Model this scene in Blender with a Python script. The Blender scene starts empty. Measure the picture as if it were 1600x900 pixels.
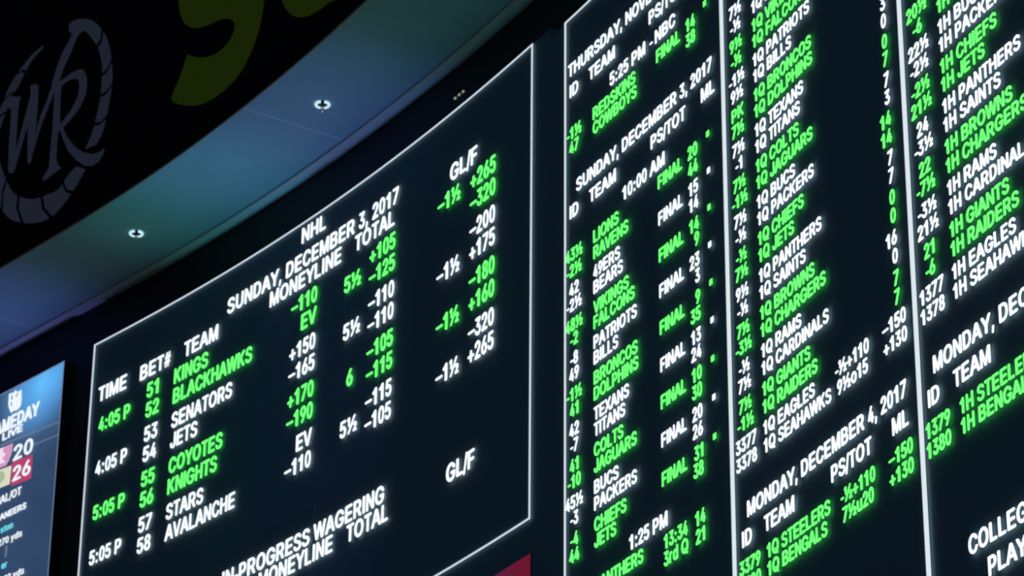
import bpy, bmesh, math
from mathutils import Matrix, Vector

# ------------------------------------------------------------------ camera, world, lamps, exposure
SC = bpy.context.scene
COL = SC.collection
SC.view_settings.view_transform = 'Standard'
SC.view_settings.look = 'None'
SC.view_settings.exposure = 0.0
SC.view_settings.gamma = 1.0
SC.view_settings.use_curve_mapping = False
SC.cycles.use_denoising = True
SC.cycles.max_bounces = 6
SC.cycles.sample_clamp_indirect = 4.0

EYE = 1.6                      # camera height; all wall heights below are measured from the eye
TILT, ROLL, FPX = 0.444583, 0.008800, 4873.51
cam = bpy.data.objects.new('camera', bpy.data.cameras.new('camera'))
COL.objects.link(cam)
cam.data.sensor_width = 36.0
cam.data.lens = FPX / 1600 * 36.0
cam.data.clip_end = 200
fw = Vector((0, math.cos(TILT), math.sin(TILT)))
r0 = Vector((1, 0, 0)); u0 = Vector((0, -math.sin(TILT), math.cos(TILT)))
right = math.cos(ROLL) * r0 + math.sin(ROLL) * u0
up = -math.sin(ROLL) * r0 + math.cos(ROLL) * u0
cam.matrix_world = Matrix(((right.x, up.x, -fw.x, 0), (right.y, up.y, -fw.y, 0),
                           (right.z, up.z, -fw.z, EYE), (0, 0, 0, 1)))
cam.data.dof.use_dof = True
cam.data.dof.focus_distance = 7.0
cam.data.dof.aperture_fstop = 19.0
SC.camera = cam

world = bpy.data.worlds.new('hall_gloom'); SC.world = world
world.use_nodes = True
bg = world.node_tree.nodes['Background']
bg.inputs['Color'].default_value = (0.45, 0.62, 1.0, 1)
bg.inputs['Strength'].default_value = 0.042

def wash(name, loc, target, power, color, cone, blend=1.0, radius=0.25):
    l = bpy.data.lights.new(name, 'SPOT'); l.energy = power; l.color = color
    l.spot_size = math.radians(cone); l.spot_blend = blend; l.shadow_soft_size = radius
    o = bpy.data.objects.new(name, l); COL.objects.link(o)
    o.location = loc
    o.rotation_euler = (Vector(target) - Vector(loc)).to_track_quat('-Z', 'Y').to_euler()
    return o
# added unseen coloured spots, aimed straight up, to tint the soffit like screen light
wash('added_soffit_fill', (-1.52, 16.33, 3.80), (-1.37, 16.32, 10.37), 310, (0.20, 0.36, 1.0), 26)
wash('added_soffit_fill', (-2.10, 17.11, 3.80), (-1.95, 17.11, 10.37), 200, (0.03, 0.80, 0.66), 20)
wash('added_soffit_fill', (-3.64, 18.91, 3.80), (-3.62, 19.07, 10.37), 270, (0.26, 0.30, 1.0), 22)
wash('added_soffit_fill', (-0.64, 14.94, 3.80), (-0.48, 14.90, 10.37), 50, (0.03, 0.70, 0.66), 24)

# ------------------------------------------------------------------ data (metres; s runs along the curved wall, z above the eye)
CURVE=[[0.0,-4.5313,20.6702],[0.1715,-4.4177,20.5417],[0.3405,-4.3056,20.4151],[0.5073,-4.1951,20.2903],[0.6717,-4.0862,20.1672],[0.8339,-3.9787,20.0457],[0.9938,-3.8727,19.9259],[1.1517,-3.7681,19.8077],[1.3074,-3.6648,19.6911],[1.4611,-3.563,19.576],[1.6128,-3.4624,19.4624],[1.7626,-3.3632,19.3503],[1.9104,-3.2653,19.2396],[2.0563,-3.1685,19.1303],[2.2004,-3.073,19.0224],[2.3427,-2.9787,18.9158],[2.4832,-2.8856,18.8106],[2.6221,-2.7936,18.7066],[2.7589,-2.7028,18.6042],[2.8941,-2.613,18.5031],[3.0284,-2.5242,18.4024],[3.1619,-2.4364,18.3018],[3.2948,-2.3494,18.2014],[3.427,-2.2634,18.101],[3.5588,-2.1782,18.0004],[3.6902,-2.0938,17.8997],[3.8212,-2.0103,17.7987],[3.952,-1.9277,17.6974],[4.0824,-1.8459,17.5958],[4.2127,-1.7649,17.4938],[4.3427,-1.6848,17.3914],[4.4725,-1.6055,17.2886],[4.6021,-1.5271,17.1854],[4.7316,-1.4495,17.0818],[4.8608,-1.3727,16.9778],[4.9898,-1.2968,16.8735],[5.1186,-1.2217,16.7688],[5.2472,-1.1475,16.6638],[5.3756,-1.0741,16.5585],[5.5037,-1.0016,16.4529],[5.6315,-0.93,16.347],[5.759,-0.8592,16.2409],[5.8862,-0.7893,16.1347],[6.013,-0.7203,16.0283],[6.1395,-0.6521,15.9218],[6.2656,-0.5848,15.8152],[6.3913,-0.5183,15.7085],[6.5165,-0.4527,15.6018],[6.6413,-0.388,15.4951],[6.7656,-0.3241,15.3885],[6.8894,-0.2611,15.2819],[7.0128,-0.199,15.1754],[7.1356,-0.1377,15.0689],[7.2579,-0.0772,14.9626],[7.3796,-0.0177,14.8565],[7.5008,0.0411,14.7505],[7.6214,0.099,14.6446],[7.7415,0.1561,14.539],[7.861,0.2123,14.4336],[7.9799,0.2677,14.3284],[8.0982,0.3223,14.2234],[8.216,0.3761,14.1186],[8.3331,0.4291,14.0142],[8.4497,0.4812,13.9099],[8.5656,0.5326,13.8059],[8.681,0.5831,13.7023],[8.7957,0.6329,13.5988],[8.9099,0.6818,13.4957],[9.0234,0.73,13.3929],[9.1364,0.7774,13.2904],[9.2487,0.8241,13.1883],[9.3603,0.8699,13.0864],[9.4714,0.915,12.985],[9.5818,0.9594,12.8839],[9.6915,1.003,12.7832],[9.8005,1.0458,12.683],[9.9088,1.088,12.5832],[10.0164,1.1294,12.4838],[10.1233,1.1701,12.385],[10.2294,1.2101,12.2868],[10.3346,1.2494,12.1892],[10.439,1.2881,12.0922],[10.5425,1.3261,11.9959],[10.645,1.3634,11.9005],[10.7465,1.4001,11.8058],[10.847,1.4362,11.7121],[10.9463,1.4718,11.6193],[11.0444,1.5067,11.5277],[11.1412,1.5411,11.4372],[11.2367,1.5751,11.348],[11.3307,1.6085,11.2601],[11.4231,1.6415,11.1738],[11.5138,1.6742,11.0892],[11.6027,1.7064,11.0063],[11.6897,1.7383,10.9253],[11.7747,1.77,10.8465],[11.8575,1.8015,10.7699],[11.938,1.8328,10.6957],[12.0178,1.8637,10.6222],[12.0969,1.8942,10.5492],[12.175,1.9242,10.4771],[12.2522,1.9539,10.4058],[12.3285,1.9832,10.3354],[12.4039,2.0122,10.2659],[12.4783,2.0409,10.1971],[12.5519,2.0692,10.1292],[12.6247,2.0972,10.062],[12.6966,2.1248,9.9957],[12.7676,2.1522,9.9301],[12.8379,2.1792,9.8652],[12.9074,2.2059,9.8011],[12.9761,2.2323,9.7377],[13.044,2.2585,9.675],[13.1112,2.2843,9.6129],[13.1777,2.3099,9.5516],[13.2434,2.3352,9.4909],[13.3084,2.3602,9.4309],[13.3728,2.3849,9.3715],[13.4365,2.4094,9.3127],[13.4995,2.4337,9.2545]]
FONT={
"A":[1.008,[[38,4,153,1,207,20,232,52,309,242,333,264,369,270,675,264,702,236,802,20,846,2,936,0,981,7,1008,28,1005,67,649,925,621,972,594,990,441,999,401,988,376,964,1,60,0,27],[414,424,394,440,395,464,477,673,504,699,531,666,612,440,576,421]]],
"B":[1.008,[[134,4,550,0,657,13,787,60,889,155,912,202,925,274,911,361,870,433,776,512,771,528,861,631,882,702,879,766,832,869,728,953,630,986,541,1000,159,999,115,990,93,972,84,933,84,60,97,23],[337,153,311,171,306,194,306,385,319,418,355,428,577,427,630,408,674,369,698,321,703,266,687,218,648,179,603,162,515,152],[337,582,311,599,306,623,306,806,319,839,355,849,506,848,586,836,630,807,657,758,661,702,648,655,614,615,577,595,515,582]]],
"C":[1.008,[[502,-12,546,-14,665,9,785,65,892,171,946,298,934,329,905,345,785,342,756,321,718,242,673,193,610,159,538,149,466,153,410,174,354,215,309,274,264,409,255,504,266,599,314,734,394,817,474,848,594,845,650,823,693,790,753,683,777,661,897,653,929,666,944,687,941,726,910,798,867,861,809,917,689,984,530,1015,434,1003,346,976,218,897,162,836,113,758,80,671,63,575,63,417,76,345,113,242,157,171,226,96,290,50,402,6]]],
"D":[1.008,[[129,4,464,0,576,19,728,85,849,210,892,298,914,385,925,528,910,639,881,734,835,813,780,877,704,933,592,978,480,999,152,999,112,990,92,972,84,933,84,60,96,23],[312,153,289,171,284,194,288,827,304,844,336,849,432,848,552,827,608,797,650,758,709,639,723,560,724,456,695,321,643,234,560,177,416,152]]],
"E":[0.932,[[135,4,765,0,810,7,841,28,848,107,810,144,350,152,321,163,309,202,310,393,332,424,747,431,792,452,805,496,796,552,747,577,359,580,323,590,309,623,315,829,359,849,801,856,828,872,840,901,839,956,813,988,747,1000,169,1000,124,993,93,972,84,933,84,60,97,23]]],
"F":[0.853,[[131,4,237,2,270,15,286,36,291,369,303,402,336,412,667,414,708,428,727,456,724,536,684,567,336,572,303,582,291,615,296,829,336,849,733,856,758,872,770,901,768,956,745,988,684,1000,162,1000,121,993,93,972,84,933,84,60,96,23]]],
"G":[1.087,[[531,-12,645,-6,747,21,816,52,892,105,950,171,991,242,1024,393,1021,480,986,517,596,520,563,504,550,480,550,417,569,388,611,374,773,372,800,353,785,282,746,218,696,179,645,157,509,151,416,183,341,250,288,361,268,512,282,615,308,694,348,758,407,813,492,847,628,845,679,825,726,790,798,681,824,661,960,653,994,667,1006,687,998,734,961,806,858,916,739,979,654,1003,552,1015,450,1003,373,981,288,941,229,897,162,829,108,742,79,663,63,567,63,417,79,337,112,250,169,163,246,89,322,42,407,9]]],
"H":[1.008,[[129,4,233,2,266,15,281,36,287,401,298,426,338,437,678,436,710,426,722,393,723,67,731,28,759,7,799,0,872,2,913,23,925,67,925,933,904,985,864,999,791,999,751,990,731,972,723,933,722,623,710,598,670,587,330,588,298,598,286,631,286,933,277,972,249,993,209,1000,136,998,96,977,84,933,84,60,96,23]]],
"I":[0.388,[[131,4,258,4,288,20,302,52,302,940,288,980,242,999,122,993,98,977,87,948,86,60,98,23]]],
"J":[0.777,[[358,-12,467,-4,572,35,655,107,702,194,714,266,713,940,702,977,669,996,556,996,527,980,514,956,511,274,499,218,475,177,443,151,411,144,354,146,314,163,271,226,256,337,225,366,111,371,79,358,63,335,66,218,87,155,117,107,216,26]]],
"K":[1.008,[[132,4,241,2,287,28,299,321,331,369,394,415,428,395,718,20,751,4,802,0,887,3,924,20,921,60,571,520,552,560,586,615,912,940,925,964,913,988,870,999,768,1000,700,981,343,621,317,607,303,615,297,639,296,933,287,972,258,993,215,1000,139,998,96,977,84,933,84,60,96,23]]],
"L":[0.853,[[131,4,698,1,749,15,770,52,766,115,724,147,342,151,301,171,295,940,280,980,232,999,122,993,96,977,84,948,84,60,96,23]]],
"M":[1.163,[[127,4,225,2,256,15,271,36,276,472,287,520,317,481,490,36,524,7,586,0,639,7,673,36,846,485,877,524,888,472,893,36,912,12,946,1,1030,2,1065,20,1080,75,1080,933,1065,980,1022,999,907,1000,869,993,840,972,609,361,586,329,562,353,325,970,294,993,256,1000,141,999,98,980,84,933,84,60,95,23]]],
"N":[1.008,[[129,4,240,4,269,20,282,44,284,591,289,623,304,632,704,27,736,7,784,0,873,2,913,23,925,67,925,933,905,985,865,999,784,999,750,988,729,964,724,417,720,385,704,374,306,972,272,993,224,1000,136,998,96,977,84,933,84,60,96,23]]],
"O":[1.087,[[510,-12,564,-14,697,13,780,46,858,99,920,164,970,242,1008,345,1024,440,1023,575,1004,671,965,766,905,853,846,909,755,966,647,1001,547,1015,448,1003,357,976,224,897,161,829,111,750,78,663,63,567,63,417,76,345,111,250,161,171,232,96,315,42,423,3],[481,153,379,202,305,298,278,377,263,488,273,599,314,718,389,806,481,847,605,847,707,798,780,702,815,575,813,409,776,290,705,200,614,155]]],
"P":[0.932,[[131,4,238,2,283,28,292,60,292,306,304,339,338,349,538,351,646,378,740,433,810,512,848,615,843,758,788,869,696,946,613,981,504,1000,155,999,113,990,93,972,84,933,84,60,96,23],[321,502,297,520,292,544,292,806,303,837,338,849,471,848,546,836,588,815,626,766,641,702,636,615,606,552,565,520,513,505]]],
"Q":[1.087,[[806,-83,921,-85,959,-60,954,-36,868,91,967,234,1016,377,1024,575,982,734,938,811,880,881,802,940,730,976,639,1003,539,1015,440,1001,340,969,249,917,183,856,119,766,85,687,63,575,63,417,107,258,191,135,315,42,423,3,531,-15,697,4,764,-62],[481,153,379,202,305,298,278,377,263,488,273,599,314,718,390,806,481,847,606,847,708,798,780,702,816,575,814,409,784,306,747,259,722,266,672,323,639,343,539,349,489,337,476,321,480,298,570,171,548,150]]],
"R":[1.008,[[134,4,248,2,296,28,306,67,307,337,319,363,364,373,461,372,499,353,710,20,754,2,843,0,897,4,925,20,922,60,728,385,738,417,812,472,863,528,894,599,906,679,895,766,863,837,810,901,737,950,630,986,532,1000,159,999,115,990,93,972,84,933,84,60,97,23],[337,526,311,544,306,567,306,806,318,837,355,849,506,848,586,835,639,806,669,758,679,694,674,623,639,565,594,539,532,526]]],
"S":[0.932,[[392,-12,572,-7,717,44,815,125,852,187,869,250,868,321,853,377,773,473,647,539,379,618,330,647,304,679,293,734,316,798,363,837,430,856,513,855,580,834,622,798,656,734,689,713,798,708,848,734,850,774,831,829,748,927,631,987,480,1014,329,992,204,933,119,845,84,734,107,623,187,535,296,477,572,394,631,362,654,329,659,258,639,206,589,166,522,144,405,145,338,169,299,202,262,279,229,297,120,300,70,278,63,242,81,187,153,88,245,28]]],
"T":[0.853,[[374,4,487,4,515,20,527,44,534,829,564,848,747,850,788,861,810,893,811,948,801,977,778,993,112,1000,67,990,44,964,42,893,67,859,112,849,296,848,327,827,331,60,342,23]]],
"U":[1.008,[[448,-12,573,-11,735,42,848,136,898,218,924,337,925,933,916,972,888,993,775,998,743,985,727,964,722,369,710,290,686,233,646,186,589,155,516,143,435,151,379,175,332,218,300,282,286,361,286,933,277,972,241,996,161,1000,112,990,88,964,84,345,104,234,152,147,233,67,330,16]]],
"V":[0.932,[[400,4,532,2,565,15,589,44,931,940,932,972,914,989,790,999,753,988,728,964,494,329,466,297,442,329,203,964,175,990,125,1000,35,996,0,972,18,893,340,60,366,21]]],
"W":[1.318,[[298,4,427,2,482,36,634,567,655,600,682,567,837,28,867,7,908,0,1005,2,1046,21,1071,67,1303,893,1318,956,1310,980,1274,998,1184,999,1144,990,1119,967,969,417,948,378,924,409,765,972,745,990,704,999,606,999,565,985,541,948,394,414,370,378,346,421,199,966,177,988,142,999,52,999,12,984,0,964,5,925,249,52,267,20]]],
"X":[0.932,[[35,4,154,1,206,20,439,319,465,338,499,319,732,19,775,2,853,0,904,4,932,20,928,60,601,512,616,552,909,940,919,964,905,988,870,999,784,1000,715,981,499,705,473,687,444,702,232,980,197,996,146,1000,59,997,25,981,29,940,340,512,327,480,7,60,0,28]]],
"Y":[0.932,[[407,4,517,2,551,15,567,36,579,417,926,940,932,972,908,993,781,999,721,974,493,639,466,621,440,641,209,980,159,999,65,1000,23,993,0,972,7,940,350,425,360,52,375,20]]],
"Z":[0.853,[[105,4,717,0,756,7,783,28,787,113,748,147,344,151,321,157,312,171,775,869,791,940,771,985,717,1000,142,1000,96,993,69,972,65,887,103,853,500,849,523,844,534,829,72,127,63,44,75,20]]],
"0":[0.777,[[364,-12,443,-6,512,18,562,52,630,131,687,274,714,496,694,694,667,790,634,861,539,966,477,997,388,1015,306,999,244,970,148,870,93,742,63,528,81,306,132,155,176,88,231,39,292,6],[354,146,301,187,258,282,235,417,235,583,258,718,296,806,340,849,409,856,442,845,471,819,517,718,541,575,541,425,522,298,484,202,429,148]]],
"1":[0.777,[[367,4,504,4,538,20,554,52,554,940,538,980,486,999,412,998,366,981,263,877,101,790,77,750,81,687,117,659,163,662,283,702,312,687,316,60,329,23]]],
"2":[0.777,[[103,4,652,1,689,10,711,36,714,107,682,144,366,151,343,157,335,171,616,504,661,575,691,655,699,750,670,845,607,928,524,982,388,1014,275,994,168,933,117,877,90,829,67,718,76,694,102,679,185,675,225,687,245,710,281,813,319,845,358,856,426,854,471,831,505,782,516,718,503,647,460,567,72,123,63,44,75,20]]],
"3":[0.777,[[361,-12,471,-3,570,39,657,123,698,202,714,306,679,433,609,520,556,557,478,588,468,607,673,885,677,956,648,993,159,999,124,990,103,964,101,893,131,856,400,849,428,836,416,798,261,599,249,567,248,512,258,483,279,467,421,457,464,441,494,417,521,369,536,306,532,258,512,202,485,171,449,151,350,144,278,179,234,266,209,287,97,290,71,274,63,250,88,158,159,67,251,13]]],
"4":[0.777,[[479,4,558,1,595,20,607,52,612,179,627,194,677,203,702,218,712,242,714,290,707,321,693,337,631,351,612,369,606,599,591,628,558,642,485,640,449,615,441,393,431,360,405,349,299,349,265,365,284,425,541,948,543,972,525,993,451,1000,405,986,376,948,74,337,63,258,75,218,106,201,425,193,441,163,445,36]]],
"5":[0.777,[[357,-12,442,-6,509,13,562,40,624,91,671,155,702,226,714,282,714,377,695,456,666,516,569,619,487,656,412,672,300,656,283,663,275,694,291,821,300,839,323,848,599,849,644,859,666,887,669,948,656,980,629,996,188,999,144,986,121,956,76,536,85,496,121,472,203,463,315,511,420,512,482,472,522,393,528,298,515,242,480,183,427,148,353,144,308,160,265,202,233,271,203,289,106,291,66,266,63,234,79,179,141,83,226,24]]],
"6":[0.777,[[362,-12,486,3,591,59,666,147,695,210,710,274,714,329,701,409,681,467,646,520,561,596,411,637,393,655,404,687,575,948,576,980,546,997,441,998,388,964,140,575,88,464,66,377,63,298,75,226,132,115,231,26],[343,146,295,179,260,234,248,306,253,377,279,440,313,476,373,496,426,491,473,464,511,409,526,353,523,266,493,195,456,158,403,140]]],
"7":[0.777,[[164,4,275,4,305,20,329,52,705,845,714,948,688,990,636,1000,132,1000,95,993,69,972,63,893,95,856,463,849,485,845,498,829,487,790,138,60,134,28]]],
"8":[0.777,[[365,-12,488,1,608,61,653,107,688,163,714,274,705,345,685,401,593,520,599,544,657,623,677,687,680,766,658,845,615,912,551,966,467,1002,389,1015,298,999,220,963,154,901,114,837,98,774,101,679,125,615,183,536,185,520,96,409,74,353,63,282,86,171,157,72,235,21],[340,145,284,171,252,218,239,290,257,361,284,402,333,432,418,436,467,421,506,385,528,337,534,266,524,218,495,176,460,152],[368,591,313,615,284,653,269,718,277,782,298,823,333,850,439,852,474,828,496,790,505,742,500,679,483,639,453,607,411,591]]],
"9":[0.777,[[225,4,336,2,381,28,607,377,666,485,699,575,714,694,702,766,675,837,592,940,479,999,374,1013,306,1002,229,972,124,877,73,774,63,710,65,631,81,567,117,496,209,409,291,376,366,362,381,345,370,313,200,52,200,20],[381,503,321,521,276,567,252,631,250,710,264,774,296,821,336,851,396,860,450,845,493,806,524,734,527,663,512,591,486,549,441,514]]],
"+":[0.816,[[366,67,451,66,494,91,503,290,514,315,545,325,710,330,739,345,753,377,749,433,718,462,538,469,513,480,502,512,500,687,483,715,443,729,365,726,330,702,320,504,310,479,278,468,105,464,76,448,63,417,66,361,97,332,286,325,311,313,321,282,324,107,336,83]]],
"-":[0.465,[[76,306,392,306,430,329,437,385,418,413,375,427,75,424,37,401,28,361,40,325]]],
"–":[0.777,[[49,361,711,358,764,380,777,433,755,469,702,484,65,483,21,469,0,433,8,385]]],
".":[0.388,[[83,0,293,0,293,210,83,210]]],
",":[0.388,[[123,-218,195,-216,228,-179,299,123,297,155,282,172,182,181,153,171,134,147,89,-171,98,-202]]],
":":[0.465,[[212,-4,246,-5,280,8,315,40,334,75,337,115,328,147,301,180,267,200,226,206,184,194,150,166,131,131,129,83,143,45,171,17],[212,512,246,510,289,528,316,552,334,591,337,631,328,663,301,696,267,716,226,722,184,710,150,682,131,647,128,599,143,560,171,531]]],
"/":[0.388,[[18,-131,99,-129,132,-83,395,988,391,1020,370,1036,293,1036,270,1020,257,996,-7,-75,-7,-107]]],
"#":[0.777,[[165,12,216,10,244,28,282,242,298,265,324,270,406,269,424,258,429,226,409,36,437,10,500,17,521,52,550,251,569,268,639,275,661,298,670,345,664,379,645,394,588,400,572,425,595,586,613,601,695,613,714,671,713,702,702,720,632,733,616,750,637,948,626,981,563,991,532,968,499,766,487,740,462,730,387,730,361,736,349,758,370,940,366,972,343,990,286,987,259,948,224,742,204,731,141,727,120,710,108,655,116,621,135,606,191,600,206,583,193,448,172,402,82,385,69,361,63,306,78,277,147,267,162,250,142,52,147,28],[324,399,311,409,305,433,321,560,333,591,368,603,443,603,467,591,470,536,446,409,418,397]]],
"½":[1.165,[[169,12,250,11,298,44,911,925,928,956,921,980,891,991,827,991,779,961,158,67,147,36],[736,12,1051,9,1083,18,1098,36,1102,83,1083,117,955,129,936,147,947,173,1059,300,1097,385,1080,472,1003,540,931,562,843,557,763,519,714,464,704,409,731,384,819,387,867,438,891,448,931,437,950,401,946,369,923,329,712,99,705,44],[224,448,308,448,332,464,341,488,342,940,330,975,298,990,218,991,176,980,82,911,63,869,65,821,82,798,106,796,162,827,187,813,191,488,200,464]]],
"a":[0.777,[[296,-12,394,-12,514,23,578,2,658,1,693,12,714,36,712,575,688,631,645,687,594,723,538,746,410,769,266,741,159,679,94,591,96,567,114,550,218,521,258,531,330,599,386,618,474,608,505,583,520,552,523,504,505,480,314,449,202,417,130,372,79,306,63,210,98,108,178,31],[322,138,282,162,265,194,265,250,284,282,370,314,490,329,515,321,525,298,522,250,479,171,418,138]]],
"b":[0.853,[[399,-12,477,-14,576,15,653,67,706,131,743,202,769,313,770,433,752,520,693,639,629,704,576,736,515,758,439,769,286,734,275,758,266,972,225,998,126,996,95,977,84,940,86,44,103,15,133,2,217,2,286,31],[400,137,339,168,296,234,276,313,276,440,296,520,332,578,377,609,439,618,507,591,553,531,579,440,579,321,557,234,517,171,469,141]]],
"d":[0.853,[[368,-12,453,-12,568,29,636,2,713,1,746,12,765,36,770,940,762,972,736,993,636,999,587,972,579,766,568,736,415,769,293,743,232,709,175,655,110,544,86,433,84,345,98,250,120,187,162,115,232,43,278,16],[400,137,339,169,301,226,276,313,275,433,298,520,330,575,377,609,438,618,499,599,544,552,574,472,583,369,568,266,530,183,476,144]]],
"e":[0.777,[[353,-12,450,-12,573,31,668,123,689,163,690,194,660,219,566,239,538,226,498,171,465,147,421,136,363,139,313,163,277,202,252,266,255,306,291,317,660,319,697,333,714,369,695,528,641,639,544,727,399,769,327,760,262,738,178,679,131,623,93,552,63,409,73,266,124,139,225,35],[269,464,253,496,282,560,327,603,378,618,428,613,472,590,501,552,522,496,516,472,494,461]]],
"n":[0.853,[[131,4,238,2,272,15,288,36,300,512,322,560,352,591,439,617,518,591,560,520,578,28,607,7,665,0,724,4,761,28,770,67,767,536,729,639,648,718,573,751,481,769,406,758,305,725,238,750,188,754,130,750,93,726,84,687,84,60,96,23]]],
"o":[0.853,[[380,-12,454,-15,542,3,652,64,718,131,750,187,776,258,791,345,772,512,710,631,652,689,595,726,526,753,439,769,296,743,185,674,131,615,96,552,63,409,63,329,79,250,136,131,240,35,304,6],[391,137,328,169,286,234,263,313,262,425,280,504,321,575,369,607,439,618,510,594,559,536,590,440,592,321,568,234,526,169,470,139]]],
"r":[0.543,[[122,4,210,2,238,15,251,36,260,520,279,561,313,595,361,610,423,609,450,626,459,655,459,718,436,760,361,768,258,733,197,753,135,753,105,742,87,718,84,60,94,23]]],
"s":[0.777,[[325,-12,445,-11,589,36,678,111,714,202,699,298,628,379,536,421,337,472,292,504,283,536,290,575,320,606,353,618,453,610,520,537,545,525,644,540,688,567,691,591,673,631,594,711,511,749,411,769,295,756,187,713,108,639,76,552,94,456,170,377,262,334,461,282,501,242,505,202,490,171,461,148,420,136,312,145,278,169,237,226,204,241,112,227,72,202,63,179,74,139,145,56,228,11]]],
"t":[0.465,[[284,-4,362,-1,388,12,402,36,386,128,368,142,303,150,291,171,288,202,290,583,305,607,380,626,393,655,394,702,374,744,296,766,286,885,273,913,243,927,184,927,146,901,136,774,71,731,63,663,77,626,125,606,138,583,140,202,153,115,202,38]]],
"u":[0.853,[[329,-4,431,-6,548,30,623,2,699,1,740,10,761,28,770,67,770,687,765,718,740,744,632,753,578,726,561,258,544,210,515,172,473,149,431,143,381,146,347,161,317,194,297,242,293,687,284,726,255,747,197,754,130,750,93,726,84,687,84,298,102,179,138,107,197,49,247,19]]],
"l":[0.388,[[217,-4,276,10,288,28,292,52,280,123,266,140,232,151,220,187,219,948,212,977,197,993,133,999,105,980,96,940,98,171,109,99,136,44,168,13]]],
"y":[0.777,[[160,-266,240,-269,313,-247,372,-202,416,-139,710,687,714,718,696,743,595,753,544,726,410,337,385,312,363,347,233,726,204,747,168,754,95,751,65,734,63,694,291,28,284,-20,247,-101,218,-117,153,-119,123,-147,110,-234,124,-251]]]}
HOCKEY=[
["title_text","NHL","W",5.0399,8.2988,0.0985,0.103],
["weekday_text","SUNDAY,","W",4.2227,8.1303,0.0975,0.103],
["date_text","DECEMBER 3, 2017","W",4.8753,8.1303,0.0975,0.103],
["column_heading","TIME","W",2.7995,8.0,0.0975,0.103],
["column_heading","BET#","W",3.2655,8.0,0.0975,0.103],
["column_heading","TEAM","W",3.7529,8.0,0.0975,0.103],
["column_heading","MONEYLINE","W",4.7045,8.0,0.0975,0.103],
["column_heading","TOTAL","W",5.6516,8.0,0.0975,0.103],
["column_heading","GL/F","W",6.7162,8.0,0.0975,0.103],
["team_name","KINGS","G",3.6568,7.8504,0.0868,0.103],
["team_name","BLACKHAWKS","G",3.6568,7.714,0.0868,0.103],
["team_name","SENATORS","W",3.6568,7.5477,0.0868,0.103],
["team_name","JETS","W",3.6568,7.4106,0.0868,0.103],
["team_name","COYOTES","G",3.6568,7.2423,0.0868,0.103],
["team_name","KNIGHTS","G",3.6568,7.1041,0.0868,0.103],
["team_name","STARS","W",3.6568,6.9359,0.0868,0.103],
["team_name","AVALANCHE","W",3.6568,6.7972,0.0868,0.103],
["bet_number","51","G",3.3557,7.8504,0.1,0.103],
["bet_number","52","G",3.3557,7.714,0.1,0.103],
["bet_number","53","W",3.3557,7.5477,0.1,0.103],
["bet_number","54","W",3.3557,7.4106,0.1,0.103],
["bet_number","55","G",3.3557,7.2423,0.1,0.103],
["bet_number","56","G",3.3557,7.1041,0.1,0.103],
["bet_number","57","W",3.3557,6.9359,0.1,0.103],
["bet_number","58","W",3.3557,6.7972,0.1,0.103],
["moneyline_odds","–110","G",4.9522,7.8504,0.0935,0.103],
["moneyline_odds","EV","G",5.0704,7.714,0.0935,0.103],
["moneyline_odds","+150","W",4.9544,7.5477,0.0935,0.103],
["moneyline_odds","–165","W",4.9522,7.4106,0.0935,0.103],
["moneyline_odds","+170","G",4.9544,7.2423,0.0935,0.103],
["moneyline_odds","–190","G",4.9522,7.1041,0.0935,0.103],
["moneyline_odds","EV","W",5.0704,6.9359,0.0935,0.103],
["moneyline_odds","–110","W",4.9522,6.7972,0.0935,0.103],
["total_odds","+105","G",5.8261,7.8504,0.0935,0.103],
["total_odds","–125","G",5.8239,7.714,0.0935,0.103],
["total_odds","–110","W",5.8239,7.5477,0.0935,0.103],
["total_odds","–110","W",5.8239,7.4106,0.0935,0.103],
["total_odds","–105","G",5.8239,7.2423,0.0935,0.103],
["total_odds","–115","G",5.8239,7.1041,0.0935,0.103],
["total_odds","–115","W",5.8239,6.9359,0.0935,0.103],
["total_odds","–105","W",5.8239,6.7972,0.0935,0.103],
["goal_line_odds","+265","G",6.9463,7.8504,0.0905,0.103],
["goal_line_odds","–320","G",6.9442,7.714,0.0905,0.103],
["goal_line_odds","–200","W",6.9442,7.5477,0.0905,0.103],
["goal_line_odds","+175","W",6.9463,7.4106,0.0905,0.103],
["goal_line_odds","–180","G",6.9442,7.2423,0.0905,0.103],
["goal_line_odds","+160","G",6.9463,7.1041,0.0905,0.103],
["goal_line_odds","–320","W",6.9442,6.9359,0.0905,0.103],
["goal_line_odds","+265","W",6.9463,6.7972,0.0905,0.103],
["goal_line_spread","–1½","G",6.5835,7.8504,0.0925,0.103],
["goal_line_spread","–1½","W",6.5854,7.4106,0.0925,0.103],
["goal_line_spread","–1½","G",6.5897,7.1041,0.0925,0.103],
["goal_line_spread","–1½","W",6.5968,6.7972,0.0925,0.103],
["total_line","5½","G",5.5473,7.7701,0.1,0.103],
["total_line","5½","W",5.5528,7.4644,0.1,0.103],
["total_line","6","G",5.6076,7.1577,0.1,0.103],
["total_line","5½","W",5.5539,6.8524,0.1,0.103],
["start_time","4:05 P","G",2.8282,7.7839,0.0868,0.097],
["start_time","4:05 P","W",2.8263,7.479,0.0868,0.097],
["start_time","5:05 P","G",2.833,7.1713,0.0868,0.097],
["start_time","5:05 P","W",2.8278,6.8667,0.0868,0.097],
["title_text","IN-PROGRESS WAGERING","W",4.3191,6.3096,0.0975,0.103],
["column_heading","MONEYLINE","W",4.7188,6.188,0.0975,0.103],
["column_heading","TOTAL","W",5.665,6.188,0.0975,0.103],
["column_heading","GL/F","W",6.7331,6.188,0.0975,0.103]]
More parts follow.
